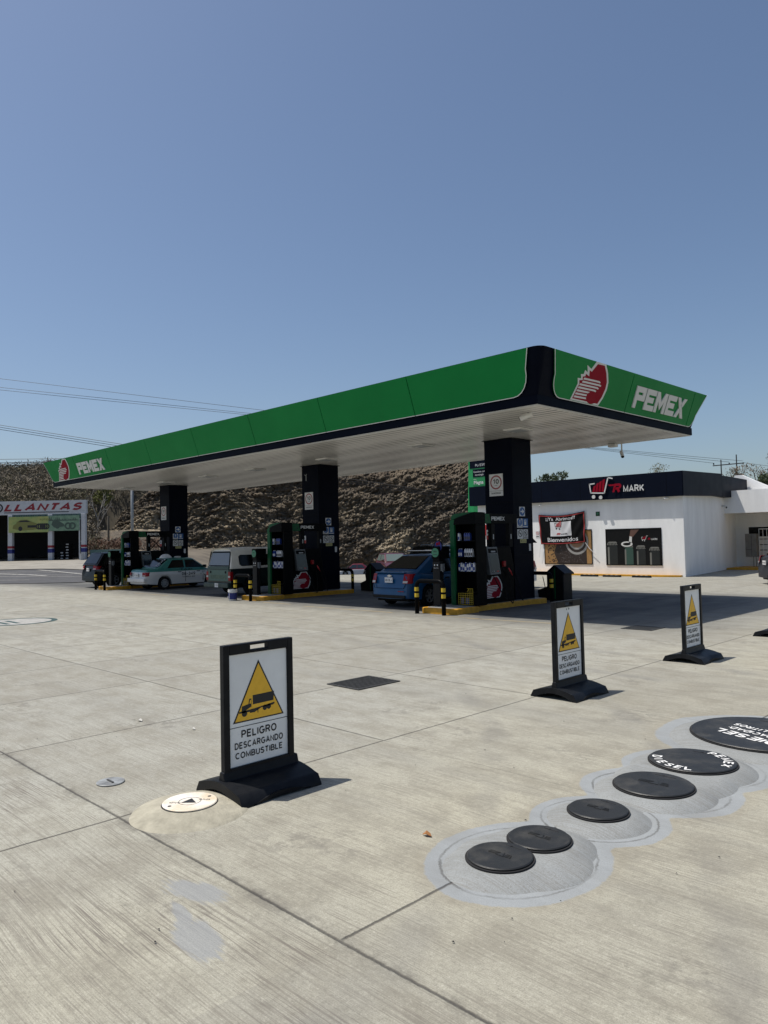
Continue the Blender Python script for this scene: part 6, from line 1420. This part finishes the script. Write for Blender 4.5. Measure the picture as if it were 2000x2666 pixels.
# taxi
taxi = car('taxi', 'white and teal taxi numbered 08-349 beside the farthest island', 'taxi', (-31.15, 15.35, 0), math.radians(2), 4.25, 1.64, [(0, .86), (.06, .93), (.8, .96), (1.3, .93), (2.9, .90), (3.3, .88), (4.15, .70), (4.25, .62)], 1.37, (.62, 1.30, 2.45, 3.15), (.93, 3.33), .29, 'taxi_teal', lampz=(.62, .79), lampw=.26, plate='4 THH', plate_z=.60, spokes=9, sill=.24, rw=.76)
fx = FX(.822); text('08-349', fx, 1.78, .60, .145, 'ink', taxi, w=.004, bold=.02, width=.70); text('TAXI', fx, 1.70, .83, .085, 'ink', taxi, w=.004, bold=.03, width=.62); text('TX-POCH-363', fx, 1.80, .50, .06, 'ink', taxi, w=.004, bold=.01, width=.66)
for k, ch in enumerate('SITIO VILLAS'):
    a = math.radians(150 - k * 11); text(ch, Frame((.822, 3.05 + .30 * math.cos(a), .46 + .26 * math.sin(a)), (0, math.sin(a), -math.cos(a)), (0, math.cos(a), math.sin(a))), 0, 0, .055, 'ink', taxi, w=.004, bold=.01)
MB().prism(fx, [(2.9, .62), (3.0, .60), (3.05, .56), (3.15, .60), (3.27, .63), (3.12, .52), (3.08, .46), (3.02, .46), (3.02, .53)], .002, .004).build('eagle_symbol', 'ink', taxi); MB().rect(fx, 2.85, .40, 3.3, .41, .002, .004).build('line', 'ink', taxi)
MB().box((-.74, -.06, .36), (.74, .10, .54)).build('bumper', 'white_paint', taxi, bevel=.03)
sw = MB(); fr = Frame((.0, 1.0, 1.17), (1, 0, 0), (0, .68, .42)); 
for k in range(6): sw.rect(fr, .30 + (k % 2) * .05, -.26 + k * .09, .42 + (k % 2) * .05, -.22 + k * .09, .045, .047)
sw.build('window_lettering', 'plate_white', taxi)
MB().box((-.2, 2.0, 1.385), (.2, 2.12, 1.46)).build('roof_lamp', 'paper', taxi, bevel=.02)
cb = MB().lathe([(0, 0), (.26, 0), (.25, .06), (.18, .13), (.10, .18), (0, .19)], n=14).build('cloth_bundle', 'cloth_white'); cb.location = (-31.3, 16.85, 1.385); cb.scale = (1.0, 1.1, 1); tag(cb, 'crumpled white cloth bundle on the taxi roof', 'cloth')
# black suv
car('parked_suv', 'black SUV partly hidden behind the farthest pump', 'car', (-35.55, 15.0, 0), 0, 4.6, 1.80, [(0, 1.02), (.05, 1.10), (1.5, 1.08), (3.3, 1.06), (3.6, 1.02), (4.5, .80), (4.6, .74)], 1.68, (.12, .52, 2.75, 3.45), (.95, 3.7), .36, 'black_paint', lampz=(.88, 1.08), lampw=.30, plate='NV-31', plate_z=.80, sill=.30, rw=.80)
# dark suv ahead of the blue car
ds = car('parked_suv', 'dark grey SUV roof with rails beyond the blue sedan', 'car', (-18.5, 20.0, 0), 0, 4.5, 1.80, [(0, 1.0), (.05, 1.08), (1.5, 1.06), (3.3, 1.04), (3.6, 1.0), (4.4, .80), (4.5, .74)], 1.72, (.12, .60, 2.75, 3.45), (.92, 3.6), .35, 'black_paint', lampz=(.88, 1.08), plate='NJ-44', sill=.30, rw=.78)
for s in (-.62, .62): MB().tube([(s, .9, 1.70), (s, 1.0, 1.78), (s, 2.6, 1.78), (s, 2.75, 1.70)], .018, 6).build('roof_rail', 'galv', ds)
# white car behind the near column, grey car at right edge
car('parked_car', 'white car hidden behind the nearest column, only its tail showing', 'car', (-16.45, 24.1, 0), math.radians(90), 4.2, 1.72, [(0, 1.0), (.06, 1.04), (.5, 1.06), (1.8, .98), (3.2, .96), (4.1, .72), (4.2, .66)], 1.48, (.30, 1.0, 2.45, 3.30), (.88, 3.42), .31, 'white_paint', lampz=(.72, 1.05), lampw=.22, plate='NX-80')
car('parked_car', 'grey car cut off by the right edge in front of the white wing', 'car', (-9.78, 29.9, 0), math.radians(-52), 4.3, 1.74, [(0, 1.02), (.06, 1.06), (.5, 1.08), (1.8, 1.0), (3.2, .96), (4.2, .72), (4.3, .66)], 1.50, (.30, 1.0, 2.45, 3.30), (.88, 3.42), .32, 'grey_paint', lampz=(.80, 1.08), lampw=.22, plate='NU-62', plate_z=.75)
# distant red and white taxi, red car
def at(r, f, dz=0): p = rf(r, f); return (p.x, p.y, float(ter(r, f)) + .04 + dz)
AR = math.atan2(RT.y, RT.x) - math.pi / 2
car('taxi', 'distant maroon and white taxi on the road below the cliff', 'taxi', at(-1.2, 86), AR + math.radians(180), 4.3, 1.66, [(0, .88), (.06, .93), (.8, .95), (2.9, .90), (3.3, .88), (4.2, .70), (4.3, .62)], 1.40, (.62, 1.30, 2.45, 3.15), (.93, 3.33), .30, 'taxi_maroon', glass='glass_tint', plate='TX', handles=False)
car('distant_car', 'maroon car facing the camera beyond the blue sedan, windscreen shining', 'car', at(.15, 53, 0), AR - math.radians(78), 4.4, 1.75, [(0, .98), (.06, 1.02), (1.8, .98), (3.2, .96), (3.5, .92), (4.3, .74), (4.4, .68)], 1.50, (.20, .7, 2.45, 3.40), (.9, 3.5), .32, 'maroon_paint', glass='glass_reflection', plate='MX', handles=False)
# pickup with camper shell ----------------------------------------------------------------
def pickup(loc):
    t = thing('pickup_truck', 'weathered green pickup with a cream camper shell between the islands', 'pickup', loc, 0)
    L, W = 4.6, 1.66; hw = W / 2
    side = [(.0, .50), (.0, 1.02), (2.25, 1.02), (2.27, 1.04), (2.42, 1.06), (3.1, 1.04), (3.2, 1.0), (4.5, .90), (4.6, .80), (4.6, .42)]
    arch = lambda a: [(a + .42 * math.cos(q), .36 + .42 * math.sin(q)) for q in [math.radians(180 - 20 * k) for k in range(9, -1, -1)]]
    prof = side + [(3.95, .40)] + arch(3.55) + [(3.10, .40), (1.42, .40)] + arch(1.0) + [(.56, .46)]
    MB().prism(FX(0), prof, -hw, hw).build('body', 'truck_dark', t, bevel=.02)
    MB().box((-hw * .90, .3, .3), (hw * .90, 4.4, .52)).build('chassis', 'black_steel', t)
    # tailgate
    tg = MB().box((-hw + .12, -.025, .56), (hw - .12, 0, .99)).build('tailgate', 'truck_green', t, bevel=.012)
    MB().rect(FY(-.026), -.55, .64, .55, .80, 0, .004).build('worn_lettering_strip', 'truck_wear', tg)
    for s in (-1, 1): MB().disc(FY(-.028), s * .52, .90, .05, 0, .006, 12).build('latch', 'black_steel', tg)
    MB().box((-hw + .10, -.035, 1.0), (hw - .10, .02, 1.12)).build('gate_top_rail', mat('truck_rail', (.010, .05, .05), .4) and 'truck_rail', t, bevel=.01)
    MB().box((-hw - .02, -.16, .32), (hw + .02, .02, .50)).build('rear_bumper', 'truck_dgreen', t, bevel=.03)
    pl_ = MB().box((-.02, -.175, .34), (.22, -.161, .49)).build('number_plate', 'plate_white', t); text('2-05', FY(-.176), .10, .38, .06, 'ink', pl_, w=.001, align='CENTER', width=.18)
    for s in (-1, 1):
        x0, x1 = sorted((s * (hw - .14), s * (hw + .008)))
        l_ = MB().box((x0, -.03, .58), (x1, .10, .92)).build('tail_light', 'lamp_red', t, bevel=.01); MB().box((x0 + .01, -.036, .70), (x1 - .005, -.030, .77)).build('reversing_lamp', 'lamp_clear', l_)
        for a in (1.0, 3.55): wheel(t, s * (hw - .10), a, .36, .22, 6, 'galv', s)
    # shell
    def ring(y, zt, k=1): 
        return [(-hw + .02, y, 1.03), (-hw + .13, y, zt - .10), (-hw + .26, y, zt - .01), (0, y, zt + .02), (hw - .26, y, zt - .01), (hw - .13, y, zt - .10), (hw - .02, y, 1.03)]
    rg = [[(x, y0 + (z - 1.03) * .22 * (1 if y0 < .1 else 0), z) for x, _, z in ring(0, zt)] for y0, zt in ((.02, 1.76), (.10, 1.80), (1.2, 1.82), (2.3, 1.80))]
    sh = MB().loft([r[::-1] for r in rg]).build('camper_shell', 'shell_cream', t, smooth=True, auto=30)
    F = Frame((0, .012, 1.03), (1, 0, 0), (0, .22, 1))
    MB().prism(F, [(-hw + .12, .10), (hw - .12, .10), (hw - .20, .63), (hw - .25, .67), (-hw + .25, .67), (-hw + .20, .63)], .004, .02).build('window_seal', 'black_steel', sh)
    MB().prism(F, [(-hw + .155, .13), (hw - .155, .13), (hw - .23, .61), (-hw + .23, .61)], .020, .026).build('rear_hatch_glass', mat('hatch_glass', (.15, .17, .20), .25) and 'hatch_glass', sh)
    for s in (1, -1):
        G = Frame((s * (hw - .03), 0, 1.03), (0, s, 0), (-s * .11 / .67, 0, 1)); u = lambda y: s * y
        pts = [(u(.42), .15), (u(.52), .09), (u(2.0), .09), (u(2.08), .15), (u(2.08), .46), (u(2.0), .52), (u(.48), .52), (u(.40), .46)]
        MB().prism(G, pts, .0, .022).build('shell_window', 'glass_dark', sh)
    # cab
    hwk = hw - .05
    cr_ = [[(x * k, y, z) for x, z, k in ((-hw + .02, 1.0, 1), (-hw + .14, zt - .05, 1), (-hw + .25, zt, 1), (hw - .25, zt, 1), (hw - .14, zt - .05, 1), (hw - .02, 1.0, 1))] for y, zt in ((2.36, 1.56), (2.5, 1.60), (3.0, 1.58), (3.15, 1.50))]
    fr_ = [[(-hw + .05, 3.62, 1.0), (-hw + .10, 3.6, 1.01), (-hw + .2, 3.6, 1.02), (hw - .2, 3.6, 1.02), (hw - .10, 3.6, 1.01), (hw - .05, 3.62, 1.0)]]
    MB().loft([r[::-1] for r in cr_ + fr_]).build('cab', 'truck_green', t, smooth=True, auto=30)
    return t
mat('truck_dgreen', (0.030, 0.062, 0.055), 0.45, noise=.5, nscale=5); mat('truck_dark', (0.010, 0.020, 0.022), 0.3, noise=.4, nscale=3); mat('truck_wear', (0.10, 0.15, 0.10), .6, noise=.8, nscale=14, col2=(.035, .07, .055))
pickup((-24.6, 15.45, 0))

# ------------------------------------------------------------------ person at the SUV
def person_build(loc, rz, label):
    t = thing('person', label, 'person', loc, rz)
    V = [(0, 0, .95), (0, 0, 1.15), (0, 0, 1.38), (0, 0, 1.47), (.0, .02, 1.58), (0, .02, 1.68),
         (.17, 0, 1.40), (.24, .10, 1.18), (.20, .34, 1.12), (-.17, 0, 1.40), (-.23, .02, 1.12), (-.21, .10, .88),
         (.10, 0, .90), (.11, .02, .50), (.11, -.02, .08), (.11, .12, .04), (-.10, 0, .90), (-.12, .05, .50), (-.12, .0, .08), (-.12, .13, .04)]
    E = [(0, 1), (1, 2), (2, 3), (3, 4), (4, 5), (2, 6), (6, 7), (7, 8), (2, 9), (9, 10), (10, 11), (0, 12), (12, 13), (13, 14), (14, 15), (0, 16), (16, 17), (17, 18), (18, 19)]
    Rr = [.13, .14, .14, .055, .085, .08, .06, .045, .032, .06, .045, .032, .09, .065, .045, .04, .09, .065, .045, .04]
    # five fingers on each hand
    for hi, d in ((8, Vector((-.1, .9, -.1))), (11, Vector((0, .3, -.95)))):
        hp = Vector(V[hi])
        for k in range(5):
            off = Vector(((k - 2) * .017, 0, 0)) if k else Vector((.04, -.01, .01)); L_ = (.055, .075, .085, .078, .062)[k]
            a = hp + off + d * .05; b_ = a + d * L_ * .6; c_ = b_ + (d + Vector((0, 0, -.5))).normalized() * L_ * .5
            i0 = len(V); V += [tuple(a), tuple(b_), tuple(c_)]; E += [(hi, i0), (i0, i0 + 1), (i0 + 1, i0 + 2)]; Rr += [.010, .0085, .007]
    me = bpy.data.meshes.new('body'); me.from_pydata(V, E, []); o = bpy.data.objects.new('body', me); COL.objects.link(o); o.parent = t
    o.modifiers.new('skin', 'SKIN')
    bpy.context.view_layer.objects.active = o
    if not me.skin_vertices:
        try: bpy.ops.mesh.customdata_skin_add()
        except Exception: pass
    if me.skin_vertices:
        for i, d in enumerate(me.skin_vertices[0].data): d.radius = (Rr[i], Rr[i]); d.use_root = (i == 0)
    ss = o.modifiers.new('sub', 'SUBSURF'); ss.levels = 1; ss.render_levels = 2
    m = bpy.data.materials.new('person_look'); m.use_nodes = True; nt = m.node_tree; b = nt.nodes['Principled BSDF']; b.inputs['Roughness'].default_value = .8
    tc = nt.nodes.new('ShaderNodeTexCoord'); sp_ = nt.nodes.new('ShaderNodeSeparateXYZ'); nt.links.new(tc.outputs['Object'], sp_.inputs[0])
    c1 = mix_n(nt, ramp_n(nt, sp_.outputs[2], .935, .94), (.012, .013, .018), (.022, .026, .030)); c2 = mix_n(nt, ramp_n(nt, sp_.outputs[2], 1.475, 1.48), c1, (.20, .10, .06))
    arm = math_n(nt, 'GREATER_THAN', sp_.outputs[1], .17); c3 = mix_n(nt, arm, c2, (.20, .10, .06)); nt.links.new(c3, b.inputs['Base Color']); me.materials.append(m)
    MB().lathe([(0, .13), (.06, .12), (.10, .07), (.108, 0), (.095, -.04), (0, -.04)], (0, -.005, 1.66), n=16).build('hair', 'ink', t, smooth=True)
    for s in (-1, 1): MB().disc(Frame((s * .032, .105, 1.635), (-1, 0, 0), (0, 0, 1)), 0, 0, .011, 0, .004, 8).build('eye', 'ink', t)
    MB().prism(Frame((0, .10, 1.58), (-1, 0, 0), (0, 0, 1)), [(-.012, .02), (.012, .02), (0, .055)], 0, .03).build('nose', 'skin_brown', t); MB().rect(Frame((0, .10, 1.555), (-1, 0, 0), (0, 0, 1)), -.025, 0, .025, .008, 0, .006).build('mouth', 'logo_red', t)
person_build((-33.95, 16.3, 0), math.radians(75), 'person in dark clothes standing by the black SUV, one arm reaching out')
